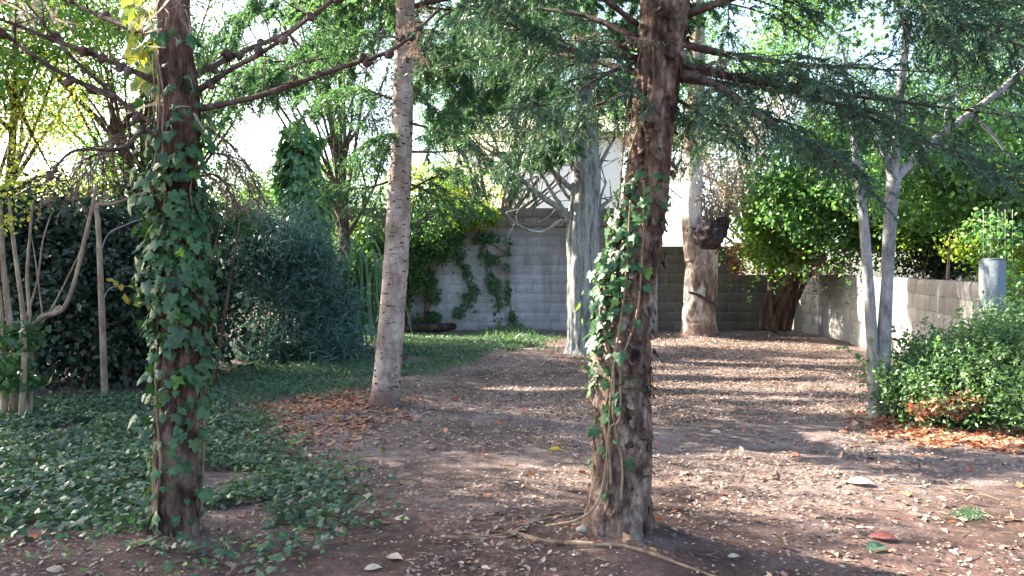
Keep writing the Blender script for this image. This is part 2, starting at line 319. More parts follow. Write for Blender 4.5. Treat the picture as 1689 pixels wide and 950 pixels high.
def groundmat():
    m, t, N = newmat('soil'); ge = N('ShaderNodeNewGeometry'); co = ge.outputs['Position']
    a = noise(t, co, .9, 5, .65); b = noise(t, co, 9, 6, .75); c_ = noise(t, co, 60, 4, .75)
    c = ramp(t, [(.05, .036, .032), (.11, .082, .074), (.18, .14, .13), (.27, .22, .205)], mathn(t, 'ADD', mathn(t, 'MULTIPLY', a, .55), mathn(t, 'MULTIPLY', b, .45)), [.36, .46, .54, .64])
    v = N('ShaderNodeTexVoronoi'); v.inputs['Scale'].default_value = 34; t.links.new(co, v.inputs[0])
    sep = N('ShaderNodeSeparateColor'); t.links.new(v.outputs['Color'], sep.inputs[0])
    sp = ramp(t, [(0, 0, 0), (1, 1, 1)], sep.outputs[0], [.72, .78]); dd = ramp(t, [(1, 1, 1), (0, 0, 0)], v.outputs['Distance'], [.25, .5])
    chip = ramp(t, [(.12, .07, .06), (.32, .25, .22), (.26, .14, .1), (.45, .4, .36)], sep.outputs[1])
    c = mixc(t, mathn(t, 'MULTIPLY', mathn(t, 'MULTIPLY', sp, dd), .8), c, chip)
    c = mixc(t, .8, c, ramp(t, [(.5, .5, .5), (1.4, 1.38, 1.36)], c_, [.3, .7]), 'MULTIPLY')
    sx = N('ShaderNodeSeparateXYZ'); t.links.new(co, sx.inputs[0])
    near_tone = ramp(t, [(.62, .5, .46), (1, 1, 1)], mathn(t, 'ADD', mathn(t, 'MULTIPLY', sx.outputs[1], .12), mathn(t, 'MULTIPLY', noise(t, co, 1.6, 5, .6), .6)), [.72, .95])  # multiplies the soil darker and redder towards the camera, with a noisy edge
    c = mixc(t, 1.0, c, near_tone, 'MULTIPLY')
    pb = N('ShaderNodeBsdfPrincipled'); t.links.new(c, pb.inputs['Base Color']); pb.inputs['Roughness'].default_value = .9; pb.inputs['Specular IOR Level'].default_value = .2
    bp = N('ShaderNodeBump'); bp.inputs['Strength'].default_value = .8; bp.inputs['Distance'].default_value = .03
    t.links.new(mathn(t, 'ADD', b, mathn(t, 'MULTIPLY', c_, .5)), bp.inputs['Height']); t.links.new(bp.outputs[0], pb.inputs['Normal'])
    o = N('ShaderNodeOutputMaterial'); t.links.new(pb.outputs[0], o.inputs[0]); return m
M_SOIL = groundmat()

# ------------------------------------------------------------------ ground
def gz(x, y):
    q = np.stack([np.asarray(x, float), np.asarray(y, float), 0 * np.asarray(x, float)], -1)
    near = np.clip((40 - np.abs(y)) / 20, 0, 1)
    mound = sum(h_ * np.exp(-((q[..., 0] - mx) ** 2 + (q[..., 1] - my) ** 2) / r_ ** 2) for mx, my, h_, r_ in ((.53, 3.66, .07, .34), (-1.67, 3.68, .05, .3), (-1.27, 7.4, .05, .35), (1.15, 12.0, .06, .6), (3.8, 14.8, .08, .8), (3.4, 6.9, .04, .3)))
    return g(y) + mound + (.035 * vn(q, .7, 1) + .014 * vn(q, 2.6, 2) + .006 * vn(q, 9, 3)) * near
def axis(lo, hi, step, far):
    a = np.arange(lo, hi, step); k = far ** np.linspace(0, 1, 14)
    return np.concatenate([lo - k[::-1], a, hi + k])
xs = axis(-11, 11, .05, 500); ys = axis(-2, 19, .05, 500)
X, Y = np.meshgrid(xs, ys); mb = MB(); nx, ny = len(xs), len(ys)
i = (np.arange(ny - 1)[:, None] * nx + np.arange(nx - 1)[None]).ravel()
mb.add(np.stack([X, Y, gz(X, Y)], -1), np.stack([i, i + 1, i + nx + 1, i + nx], -1))
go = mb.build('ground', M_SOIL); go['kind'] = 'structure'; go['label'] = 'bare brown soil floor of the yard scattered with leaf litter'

# ------------------------------------------------------------------ block walls
def block_mesh(rng, L, H, D_, mat, name):
    bm_ = MB(); b = .008
    x, y, z = L / 2, D_ / 2, H / 2
    # front face grid slightly uneven with a bevelled rim
    gx = [-x, -x + b, -x / 3, x / 3, x - b, x]; gzz = [-z, -z + b, z - b, z]
    V = []
    for k, zz in enumerate(gzz):
        for j, xx in enumerate(gx):
            rim = j in (0, 5) or k in (0, 3)
            V.append((xx, -y + (.004 if rim else rng.uniform(-.003, .003)), zz))
    Fc = [(k * 6 + j, k * 6 + j + 1, k * 6 + j + 7, k * 6 + j + 6) for k in range(3) for j in range(5)]
    bm_.add(V, Fc)
    bm_.add([(-x, -y + .007, -z), (x, -y + .007, -z), (x, y, -z), (-x, y, -z), (-x, -y + .007, z), (x, -y + .007, z), (x, y, z), (-x, y, z)],
            [(0, 3, 2, 1), (4, 5, 6, 7), (1, 2, 6, 5), (2, 3, 7, 6), (3, 0, 4, 7)])
    return bm_.mesh(name, mat, smooth=False)
def block_wall(name, label, path, courses, mat, top=None, thick=.15, ch=.2125, seed=1, z0=None, topmat=None):
    rng = np.random.default_rng(seed); path = np.array(path, float)
    c = spline(path, 400); d = np.r_[0, np.cumsum(np.linalg.norm(np.diff(c, axis=0), axis=1))]; LT = round(d[-1] / .2) * .2
    d = d * LT / d[-1]; nb = LT / .4
    th = thing(name, label, 'wall', (path[0][0], path[0][1], float(g(path[0][1]))))
    ms = [block_mesh(rng, .388, ch - .009, thick, mat, 'block') for _ in range(3)]
    hs = [block_mesh(rng, .188, ch - .012, thick, mat, 'block') for _ in range(2)]
    mt = [block_mesh(rng, .388, ch - .012, thick, topmat, 'block') for _ in range(2)] if topmat else ms
    core = MB()
    for k in range(courses):
        s = 0 if k % 2 == 0 else -.2
        while s < nb * .4 - .01:
            full = True; mid = s + .2; L = .4
            if s < 0: mid = .1; full = False
            if s + .4 > nb * .4 + .01: mid = nb * .4 - .1; full = False
            p = np.array([np.interp(mid, d, c[:, 0]), np.interp(mid, d, c[:, 1])])
            q = np.array([np.interp(mid + .05, d, c[:, 0]), np.interp(mid + .05, d, c[:, 1])]); a = math.atan2(*(q - p)[::-1])
            zb = (float(g(p[1])) if z0 is None else z0) - .02
            isT = topmat and k >= courses - 2
            me = (random.choice(mt if isT else ms)) if full else random.choice(hs)
            o = bpy.data.objects.new('block', me); COL.objects.link(o); o.parent = th
            fwd = rng.uniform(-.004, .004) - (.035 if isT else 0)
            nvec = np.array([-math.sin(a), math.cos(a)])
            o.location = Vector((*(p + nvec * fwd), zb + ch * (k + .5))) - th.location
            o.rotation_euler = (0, 0, a + rng.uniform(-.006, .006))
            s += .4
    # recessed mortar core
    m = 40; sidx = np.linspace(0, nb * .4, m); px = np.interp(sidx, d, c[:, 0]); py = np.interp(sidx, d, c[:, 1])
    t = nrm(np.stack([np.gradient(px), np.gradient(py)], -1)); n_ = np.stack([-t[:, 1], t[:, 0]], -1); hw = thick / 2 - .009
    zb = np.array([float(g(v)) if z0 is None else z0 for v in py]) - .1; zt = zb + .08 + ch * courses - .012
    A = np.stack([px, py], -1) - n_ * hw; B = np.stack([px, py], -1) + n_ * hw
    V = np.concatenate([np.c_[A, zb], np.c_[A, zt], np.c_[B, zb], np.c_[B, zt]]); i = np.arange(m - 1)
    fc = np.concatenate([np.stack([i, i + 1, m + i + 1, m + i], -1), np.stack([m + i, m + i + 1, 3 * m + i + 1, 3 * m + i], -1), np.stack([2 * m + i + 1, 2 * m + i, 3 * m + i, 3 * m + i + 1], -1)])
    fc = np.concatenate([fc, [[0, m, 3 * m, 2 * m]], [[m - 1, 3 * m - 1, 4 * m - 1, 2 * m - 1]]])
    core.add(V, fc); core.build('mortar', M_MORTAR, th, smooth=False)
    return th
random.seed(4)
WY = 16.6
block_wall('block_wall', 'tall blue grey concrete block wall closing the back of the yard, brown stained along its top', [(-3.94, WY), (-1, WY), (3.26, WY)], 13, M_WALLB, topmat=M_WALLT, seed=2)
block_wall('block_wall', 'middle height mossy brown block wall behind the thick old trunk', [(3.265, WY + .06), (4.2, WY + .06), (5.065, WY + .06)], 9, M_WALLR, seed=3)
block_wall('block_wall', 'low dark brown block wall behind the leaning trunks in the back right corner', [(5.07, WY + .08), (5.6, WY + .08), (6.27, WY + .08)], 6, M_WALLR, seed=4)
block_wall('block_wall', 'low pale grey block wall curving along the right side, part sunlit', [(6.36, 16.5), (6.4, 15), (6.28, 13.2), (5.95, 11.2), (5.5, 9.3), (5.0, 7.75)], 6, M_WALLS, seed=5)
mb = MB(); e = P(1635, 430, 7.6)
mb.box((e[0] - .085, 7.5, float(g(7.6)) - .05), (e[0] + .085, 7.67, e[2])); mb.box((e[0] - .075, 7.51, e[2] + .001), (e[0] + .075, 7.66, e[2] + .02))
po = thing('concrete_post', 'blue grey concrete post at the near end of the right wall', 'post', (e[0], 7.58, 0)); mb.build('post', M_POST, po, smooth=False)
# far cream building beyond the wall
def simple(name, col, rough=.9):
    m, t, N = newmat(name); ge = N('ShaderNodeNewGeometry'); n = noise(t, ge.outputs['Position'], 2, 5)
    c = mixc(t, .35, col, ramp(t, [(.7, .7, .7), (1.1, 1.1, 1.1)], n, [.3, .7]), 'MULTIPLY')
    pb = N('ShaderNodeBsdfPrincipled'); t.links.new(c, pb.inputs['Base Color']); pb.inputs['Roughness'].default_value = rough
    o = N('ShaderNodeOutputMaterial'); t.links.new(pb.outputs[0], o.inputs[0]); return m
M_CREAM = simple('cream_render', (.8, .72, .58)); M_TILE = simple('roof_tile', (.45, .37, .3)); M_WIRE = simple('weathered_wire', (.22, .27, .22), .6)
M_TERRA = simple('terracotta', (.5, .16, .07))
bl = thing('house', 'pale cream house just seen over the tall back wall', 'house', (0.6, 30, 0))
mb = MB(); mb.box((-2.6, 29, 0), (4.3, 36, 7.2)); mb.build('wall', M_CREAM, bl, smooth=False)
mb = MB(); mb.add([(-3, 28.5, 7.2), (5, 28.5, 7.2), (5, 36.5, 7.2), (-3, 36.5, 7.2), (-3, 32.5, 8.8), (5, 32.5, 8.8)], [(0, 1, 5, 4), (2, 3, 4, 5)])
mb.add([(-3, 28.5, 7.18), (5, 28.5, 7.18), (5, 36.5, 7.18), (-3, 36.5, 7.18)], [(0, 1, 2, 3)]); mb.add([(-3, 28.5, 7.2), (-3, 36.5, 7.2), (-3, 32.5, 8.8)], [(0, 1, 2)]); mb.add([(5, 28.5, 7.2), (5, 36.5, 7.2), (5, 32.5, 8.8)], [(0, 1, 2)])
mb.build('roof', M_TILE, bl, smooth=False)

# ------------------------------------------------------------------ trees: generic pieces
def px_path(lst, D):
    """(px,py[,D]) list -> world points"""
    return [P(q[0], q[1], q[2] if len(q) > 2 else D) for q in lst]
def bough(rng, wood, need, path, r0, side=.55, n=26, nl=.032, dens=1.0, droop=.25, start=.15, dry=None, nw=.0042):
    """a conifer bough: main axis, side twigs, sub twigs clothed with needles"""
    c = wood.tube(path, [r0, r0 * .7, r0 * .3, .004], n=22, seg=6, amp=.25, fr=4, seed=int(rng.integers(99)))
    T = nrm(np.gradient(c, axis=0)); L = np.linalg.norm(np.diff(c, axis=0), axis=1).sum()
    S, E = [], []
    ts = np.linspace(start, .99, int(n * dens))
    for k, t in enumerate(ts):
        q = t * (len(c) - 1); i0 = int(q); p = c[i0] + (c[min(i0 + 1, len(c) - 1)] - c[i0]) * (q - i0); tt = T[i0]
        sd = nrm(np.cross(tt, [0, 0, 1])) * (1 if k % 2 else -1) + rng.normal(size=3) * .25
        ln = side * (1.15 - t * .75) * rng.uniform(.55, 1.2)
        d = nrm(tt * rng.uniform(.4, 1.0) + sd + np.array([0, 0, -droop * rng.uniform(0, 2)]))
        pts = [p, p + d * ln * .5 + [0, 0, .02], p + d * ln + np.array([0, 0, -droop * ln * .5])]
        wood.tube(pts, [.006, .003, .0015], n=5, seg=3, cap=False)
        tw = spline(pts, 12)
        S.append(tw[:-1]); E.append(tw[1:])
        for m_ in range(int(14 * ln / .5)):
            a = rng.random() ** .8; j = int((.1 + .9 * a) * 10.9); b = tw[j]; dd = nrm(tw[j + 1] - tw[j])
            sd2 = nrm(np.cross(dd, [0, 0, 1])) * (1 if m_ % 2 else -1)
            d2 = nrm(dd * .8 + sd2 * .8 + rng.normal(size=3) * .3 + np.array([0, 0, -.2])); l2 = rng.uniform(.05, .15) * (1.3 - a * .6)
            sp = b + d2 * np.linspace(0, l2, 5)[:, None] + np.array([0, 0, -1.]) * (np.linspace(0, 1, 5) ** 2 * .03)[:, None]
            S.append(sp[:-1]); E.append(sp[1:])
    S = np.concatenate(S); E = np.concatenate(E); k = 7
    seg = np.repeat(np.arange(len(S)), k); u = rng.random(len(seg))[:, None]
    pos = S[seg] * (1 - u) + E[seg] * u; ax = nrm(E[seg] - S[seg]); tip = nrm(ax * .9 + nrm(rng.normal(size=pos.shape)) * .8)
    keep = rng.random(len(seg)) < .8
    need.leaves(T_NEED, pos[keep], tip[keep], rand_dirs(rng, keep.sum()), nl * rng.uniform(.7, 1.3, keep.sum()), wid=np.full(keep.sum(), nw / nl * 1.3))
    return c
def dead_branch(rng, wood, path, r0, twigs=10, cones=6):
    c = wood.tube(path, [r0, r0 * .8, r0 * .6, r0 * .35], n=30, seg=7, amp=.35, fr=6, seed=int(rng.integers(99)))
    for _ in range(twigs):
        j = int(rng.integers(3, 29)); d = rand_dirs(rng, 1, .2)[0]; l = rng.uniform(.06, .3)
        wood.tube([c[j], c[j] + d * l * .5 + rng.normal(size=3) * .01, c[j] + d * l], [r0 * .25, r0 * .15, .001], n=6, seg=4, amp=.3, cap=False)
    for _ in range(cones):
        j = int(rng.integers(2, 30)); p = c[j] + rng.normal(size=3) * .012
        ax = rand_dirs(rng, 1)[0]; l = r0 * rng.uniform(1.0, 2.0)
        wood.tube([p - ax * l, p - ax * l * .3, p + ax * l * .3, p + ax * l], [.003, l * .75, l * .8, .003], n=6, seg=7, amp=.5, fr=12, cap=False)
    return c

def ivy_on(name, label, trunk_path, rad_fn, n_obj, n_mass, zdist, ang, rng, size=(.045, .085), stems=5, pale=.08):
    """climbing ivy on a trunk: vine stems, single leaves as parts, remainder one mass; zdist: function -> t along trunk; ang: function(t)->angle"""
    base = trunk_path[0]; th = thing(name, label, 'ivy', base)
    c = spline(trunk_path, 200); st = MB()
    def surf(t, a, off):
        q = np.clip(t, 0, .999) * 199; i0 = int(q); p = c[i0]; r = rad_fn(t) + off
        return p + np.array([math.cos(a) * r, math.sin(a) * r, 0])
    for s in range(stems):
        a0 = ang(rng, .5); pts = []
        for t in np.linspace(0.0, .9, 12): pts.append(surf(t, a0 + .5 * math.sin(t * 7 + s) + rng.normal() * .15, .012))
        st.tube(pts, [.009, .007, .004], n=60, seg=5, amp=.3)
    st.build('stem', M_VINE, th)
    tm = MB(); tm.leaves(T_IVY, np.zeros((1, 3)), np.array([[0, 1., 0]]), np.array([[0, 0, 1.]]), 1.0)
    va = []
    for mat in (M_IVY, M_IVY, M_IVY, M_IVY, M_IVYRED, M_IVYPALE):
        v = T_IVY[0].copy(); v[:, 2] += rng.normal(size=len(v)) * .05 - .25 * v[:, 0] ** 2 * rng.uniform(0, 2); v[:, 0] *= rng.uniform(.7, 1.2); v[:, :2] += rng.normal(size=(len(v), 2)) * .03
        mm = MB(); mm.add(v, T_IVY[1]); va.append(mm.mesh('leaf', mat, smooth=False))
    mass = MB(); MP, MT, MN, MS = [], [], [], []
    for k in range(n_obj + n_mass):
        t = zdist(rng); a = ang(rng, t); off = rng.uniform(.006, .05) if rng.random() < .82 else rng.uniform(.05, .11)
        p = surf(t, a, off); out = np.array([math.cos(a), math.sin(a), 0])
        nor = nrm(out * 1.0 + [0, 0, .45] + rng.normal(size=3) * .35); tip = nrm(np.array([0, 0, -1.0]) + out * .35 + rng.normal(size=3) * .4)
        s = rng.uniform(*size)
        if k < n_obj:
            y = tip; x = nrm(np.cross(y, nor)); z = np.cross(x, y)
            o = bpy.data.objects.new('leaf', va[5] if rng.random() < pale else (va[4] if rng.random() < .015 else va[int(rng.integers(4))])); COL.objects.link(o); o.parent = th
            Mx = Matrix(((x[0], y[0], z[0]), (x[1], y[1], z[1]), (x[2], y[2], z[2]))).to_4x4()
            o.matrix_local = Matrix.Translation(Vector(p) - th.location) @ Mx @ Matrix.Scale(float(s), 4)
        else: MP.append(p); MT.append(tip); MN.append(nor); MS.append(s * .75)
    if MP:
        mass.leaves(T_IVY, np.array(MP), np.array(MT), np.array(MN), np.array(MS)); mass.build('leaf_mass', M_IVY, th, smooth=False, kind='stuff')
    return th

# ------------------------------------------------------------------ front left conifer
rng = np.random.default_rng(11)
DL = 3.68
b0 = G(289, 885); tp = [b0 + [0, 0, -.06]] + px_path([(294, 800), (297, 700), (298, 600), (299, 500), (298, 400), (290, 300), (297, 200), (290, 100), (285, 0), (283, -250), (280, -600), (280, -1100)], DL)
t1 = thing('conifer_tree', 'ivy wrapped reddish trunk with bare upswept dead branches, front left', 'tree', b0)
tr = MB(); tr.tube(tp, [.115, .108, .1, .1, .1, .1, .098, .096, .085, .08, .07, .05, .02], n=520, seg=80, amp=.2, fr=1.6, seed=7, fis=(.012, .3, 26), lobes=(3, .35, .3))
tr.build('trunk', M_BARKIVY, t1)
for pts in ([(295, 225), (230, 190, 3.6), (180, 150, 3.5), (110, 85, 3.3), (40, 0, 3.2)], [(270, 140), (180, 100, 3.6), (100, 70, 3.5), (-40, 15, 3.3)],
            [(190, 160, 3.5), (130, 135, 3.4), (60, 95, 3.3), (-40, 20, 3.1)], [(310, 130), (400, 85, 3.8), (480, 50, 3.9), (580, -20, 4.0)],
            [(318, 155), (380, 115, 3.6), (450, 75, 3.5), (560, -10, 3.4)], [(325, 180), (420, 160, 3.6), (560, 112, 3.5), (650, 80, 3.4), (725, 15, 3.35)],
            [(270, 60), (200, 40, 3.9), (120, 5, 4.2), (60, -30, 4.4)], [(285, 250), (240, 215, 3.5), (200, 245, 3.3), (120, 250, 3.2), (75, 300, 3.15)]):
    w_ = MB(); dead_branch(rng, w_, px_path(pts, DL), .017 if pts[0][1] < 200 else .013, 14, 7); w_.build('branch', M_DEAD, t1)
# shredded pale bark strips hanging at whorls
mb = MB()
for (px, py, n_) in ((285, 30, 60), (278, 170, 45), (60, 20, 40)):
    c0 = P(px, py, DL - .05); p = c0 + rng.normal(size=(n_, 3)) * [.07, .05, .06]
    mb.leaves(T_BLADE, p, rand_dirs(rng, n_, -.6), rand_dirs(rng, n_), rng.uniform(.06, .16, n_), wid=np.full(n_, .09))
mb.build('bark_strips', M_PALEDRY, t1, kind='stuff', label='pale shredded bark and dry needles caught in the forks')
# dry grey brown drooping sprays on the low branch
mb = MB(); wd = MB()
for (a, b_) in (((200, 245), (90, 330)), ((230, 220), (130, 300)), ((340, 210), (440, 340)), ((345, 250), (420, 330)), ((330, 290), (395, 345))):
    p0 = P(*a, 3.9); p1 = P(*b_, 3.9); bough(rng, wd, mb, [p0, (p0 + p1) / 2 + [0, 0, .08], p1], .008, side=.22, n=9, nl=.022, droop=.7, nw=.003)
mb.build('dry_sprays', M_DRY, t1, kind='stuff', label='grey brown dead drooping sprays'); wd.build('twigs', M_DEAD, t1, kind='stuff')
# high crown above the frame
wd = MB(); nd = MB()
for k in range(20):
    a = k * 2.4; z = 3.3 + k * .17; L = rng.uniform(1.2, 2.2); o = np.array([tp[-3][0] - .02, DL, z]); d = np.array([math.cos(a), math.sin(a), .1])
    bough(rng, wd, nd, [o, o + d * L * .5 + [0, 0, .1], o + d * L], .025, side=.7, n=20, dens=.9, nl=.05, nw=.009)
wd.build('boughs', M_DEAD, t1, kind='stuff'); nd.build('needles', M_NEEDLE, t1, kind='stuff')
ivy_on('climbing_ivy', 'dense dark glossy ivy climbing the front left trunk', tp[:10], lambda t: .1 if t < .9 else .09, 300, 520,
       lambda r: float(np.clip(r.choice([r.normal(.5, .13), r.uniform(.02, .98), r.normal(.62, .08)], p=[.58, .24, .18]), .01, .93)),
       lambda r, t: r.uniform(-math.pi * 1.05, .35), rng, size=(.032, .088), stems=4, pale=.05)

# backlit yellow green vine leaves beside the top of the trunk
vt = thing('climbing_vine', 'broad yellow green backlit vine leaves beside the top of the front left trunk', 'vine', P(240, 60, 3.85))
k = MB(); k.tube(px_path([(262, 150), (245, 90), (232, 40), (228, -30)], 3.85), [.006, .005, .003], n=20, seg=5, amp=.2); k.build('stem', M_VINE, vt)
for q_ in range(60):
    t_ = rng.random(); px, py = np.array([255, 150]) * (1 - t_) + np.array([222, -15]) * t_ + rng.normal(size=2) * [15, 8]
    m_ = MB(); m_.leaves(T_IVY, P(px, py, 3.85 + rng.normal() * .05)[None], nrm(np.array([[rng.normal() * .4, -.2, -1]])), nrm(np.array([[rng.normal() * .4, -1, rng.normal() * .4]])), rng.uniform(.05, .085)); m_.build('leaf', M_YELLG, vt, smooth=False)

# ------------------------------------------------------------------ centre conifer
rng = np.random.default_rng(21)
b0 = G(1018, 888); DC = b0[1]
cp = [b0 + [0, 0, -.06]] + px_path([(1026, 800), (1027, 700), (1028, 600), (1035, 500), (1055, 400), (1068, 300), (1076, 200), (1086, 100), (1096, 0), (1112, -200), (1125, -600), (1130, -1200)], DC)
t2 = thing('conifer_tree', 'thick reddish brown trunk with flaking bark and green needle boughs, centre right', 'tree', b0)
tr = MB(); tr.tube(cp, [.165, .148, .14, .137, .133, .125, .118, .115, .122, .13, .11, .08, .03], n=560, seg=96, amp=.17, fr=1.5, seed=17, fis=(.013, .35, 22), lobes=(4, .28, .35))
tr.build('trunk', M_BARKRED, t2)
# flakes of bark
mb = MB(); cc = spline(cp[:10], 400); rr = np.interp(np.linspace(0, 1, 400), np.linspace(0, 1, 10), [.165, .148, .14, .137, .133, .125, .118, .115, .122, .13])
n_ = 700; ii = rng.integers(4, 399, n_); a = rng.uniform(0, 2 * math.pi, n_); out = np.stack([np.cos(a), np.sin(a), 0 * a], -1)
p = cc[ii] + out * (rr[ii] * 1.03)[:, None]
TF = (np.array([(-.5, 0, 0), (.4, .05, .05), (.5, .5, .12), (.3, 1, .3), (-.35, .9, .25), (-.5, .4, .06)], float), np.array([(0, 1, 2), (0, 2, 5), (5, 2, 3), (5, 3, 4)]))
mb.leaves(TF, p, nrm(np.array([0, 0, -1.]) + out * .12 + rng.normal(size=(n_, 3)) * .35), out + rng.normal(size=(n_, 3)) * .15, rng.uniform(.015, .045, n_), wid=rng.uniform(.4, 1.1, n_))
mb.build('bark_flakes', M_BARKRED, t2, smooth=False, kind='stuff')
# branch stubs and knots
for (px, py, r_) in ((1040, 680, .03), (1063, 720, .026), (1035, 735, .035), (1048, 815, .028), (1005, 870, .03), (1075, 205, .02), (1062, 170, .03), (1060, 250, .02)):
    k = MB(); q = P(px, py, DC - .115); r1 = r_ * .8
    k.tube([q + [0, .05, 0], q + [0, 0, 0], q + [rng.normal() * .01, -.012, .005]], [r1 * 1.5, r1, r1 * .3], n=8, seg=10, amp=.35, fr=8, seed=int(rng.integers(50))); k.build('knot', M_DARKW, t2)
BP = [([(1100, 115), (1180, 140, 3.5), (1250, 190, 3.3), (1330, 235, 3.2), (1420, 300, 3.1)], .03), ([(1110, 105), (1250, 135, 3.6), (1420, 160, 3.5), (1700, 195, 3.4)], .026),
      ([(1115, 70), (1230, 95, 3.9), (1380, 110, 4.2), (1560, 120, 4.6)], .024), 
      ([(1115, 30), (1280, -20, 3.3), (1500, -5, 3.2), (1700, 60, 3.2)], .022), ([(1380, -60, 3.2), (1500, 0, 3.1), (1600, 45, 3.0), (1740, 95, 2.9)], .016), ([(1500, -60, 3.6), (1600, 20, 3.6), (1740, 60, 3.6)], .014),
      
      ([(1120, 130), (1280, 150, 4.3), (1450, 190, 4.6), (1640, 250, 4.8)], .02), ([(1250, 130, 3.6), (1400, 180, 3.4), (1560, 250, 3.2), (1720, 320, 3.1)], .014),
      
      ([(1048, 95), (960, 85, 3.5), (880, 60, 3.4), (800, 15, 3.3)], .018), ([(1050, 120), (930, 90, 4.0), (820, 95, 4.3), (690, 120, 4.6)], .018),
      ([(1050, 150), (970, 180, 3.8), (900, 220, 3.9), (830, 262, 4.0)], .012),
      ([(1050, 60), (940, 20, 3.9), (820, 20, 4.2), (700, 60, 4.5)], .018),
      ([(1050, 40), (950, -30, 3.2), (840, -20, 3.0), (740, 20, 2.9)], .018), ([(1050, 100), (985, 130, 3.4), (930, 165, 3.3), (850, 180, 3.2)], .012),
      ([(1110, 160), (1150, 185, 3.7), (1190, 220, 3.9), (1215, 235, 4.0)], .01)]
nd = MB(); 
for i_, (pts, r0) in enumerate(BP):
    w_ = MB(); bough(rng, w_, nd, px_path(pts, DC), r0, side=.46 if i_ < 9 else .38, n=30 if i_ < 9 else 18, nl=.028, droop=.22 if i_ < 9 else .35, start=.16, nw=.0045)
    w_.build('branch', M_DEAD, t2)
nd.build('needles', M_NEEDLE, t2, kind='stuff')
nd = MB(); wd = MB()
for pts in ([(1050, 85), (990, 70, 3.5), (900, 65, 3.5)], [(1110, 110), (1170, 115, 3.6), (1230, 135, 3.6)], [(720, 20, 4.2), (680, 60, 4.2), (690, 90, 4.2)]):
    bough(rng, wd, nd, px_path(pts, DC), .007, side=.18, n=12, nl=.022, droop=.1, start=.05, nw=.003)
nd.build('dry_needles', M_DRY, t2, kind='stuff'); wd.build('twigs', M_DEAD, t2, kind='stuff')
wd = MB(); nd = MB()
for k in range(24):
    a = k * 2.4; z = 3.1 + k * .2; L = rng.uniform(1.3, 2.7); o = np.array([.85, DC, z]); d = np.array([math.cos(a), math.sin(a), .1])
    bough(rng, wd, nd, [o, o + d * L * .5 + [0, 0, .1], o + d * L], .03, side=.75, n=20, dens=.9, nl=.05, nw=.009)
wd.build('upper_boughs', M_DEAD, t2, kind='stuff'); nd.build('upper_needles', M_NEEDLE, t2, kind='stuff')
def ang_c(r, t): return r.normal(-2.75, .5) if t < .6 else r.normal(-2.3, .8)
def zc(r):
    u = r.random()
    return float(np.clip(r.normal(.52, .085) if u < .9 else r.uniform(.1, .4), .03, .72))
ivy_on('climbing_ivy', 'patchy lighter ivy trailing up the left side of the centre right trunk', cp[:10], lambda t: .135 if t < .5 else .12, 210, 110, zc, ang_c, rng, size=(.03, .075), stems=2, pale=.07)
# dangling pale vines on the trunk front and exposed roots
vs = thing('dead_vine', 'pale dry vine strands hanging down the front of the centre right trunk', 'vine', G(1010, 890))
for pts in ([(1062, 300), (1060, 400), (1050, 520), (1025, 600), (1022, 690), (1005, 710), (1008, 800)], [(1040, 330), (1030, 480), (1010, 620), (1000, 760), (985, 830), (950, 858), (900, 868)]):
    k = MB(); k.tube([P(x, y, DC - .15 - (.05 if y > 820 else 0)) for x, y in pts], [.004, .006, .008], n=60, seg=6, amp=.3); k.build('strand', M_VINE, vs)
rt = thing('surface_root', 'pale looping roots running left over the soil from the centre right trunk', 'root', G(900, 880))
for pts, r_ in (([(975, 845), (930, 858), (880, 868), (845, 886), (800, 890), (735, 888)], .009), ([(960, 850), (910, 853), (870, 872), (835, 893), (770, 880)], .009),
                ([(840, 885), (900, 905), (960, 915), (1040, 922), (1130, 940), (1220, 965)], .011), ([(740, 890), (800, 893), (850, 890)], .006)):
    k = MB(); w3 = [G(x, y) for x, y in pts]; w3 = [np.array([q[0], q[1], float(gz(q[0], q[1])) + r_ * .4]) for q in w3]
    k.tube(w3, [r_, r_, r_ * .8, r_ * .5], n=60, seg=8, amp=.35, fr=4); k.build('root', M_VINE, rt)

# ------------------------------------------------------------------ pale speckled trunk (left of centre)
rng = np.random.default_rng(31)
b0 = G(634, 676); DB = b0[1]
bp = [b0 + [0, 0, -.05]] + px_path([(638, 620), (647, 520), (653, 430), (658, 330), (663, 240), (665, 150), (668, 60), (670, -60), (672, -400), (675, -1100)], DB)
t3 = thing('slender_tree', 'pale straight trunk dotted with dark branch scars, left of centre', 'tree', b0)
rb = [.155, .135, .127, .12, .112, .105, .1, .095, .088, .07, .03]
tr = MB(); tr.tube(bp, rb, n=300, seg=48, amp=.08, fr=2, seed=3, fis=(.005, 2.2, 14), lobes=(3, .2, .3)); tr.build('trunk', M_BIRCH, t3)
cc = spline(bp[:9], 300); rr = np.interp(np.linspace(0, 1, 300), np.linspace(0, 1, 9), rb[:9])
m_ = MB()
for k in range(110):
    j = int(rng.integers(15, 299)); a = rng.uniform(-math.pi, 0) ; out = np.array([math.cos(a), math.sin(a), 0]); r_ = rng.uniform(.008, .017)
    p = cc[j] + out * (rr[j] - .006); tg = np.array([-out[1], out[0], rng.normal() * .15]) * r_ * rng.uniform(.8, 2.6); m_.tube([p - tg, p - tg * .4 + out * .006, p + tg * .4 + out * .006, p + tg], [.001, r_ * .6, r_ * .5, .001], n=7, seg=7, amp=.4, fr=9)
m_.build('branch_scars', M_DARKW, t3, kind='stuff')
wd = MB(); nd = MB()
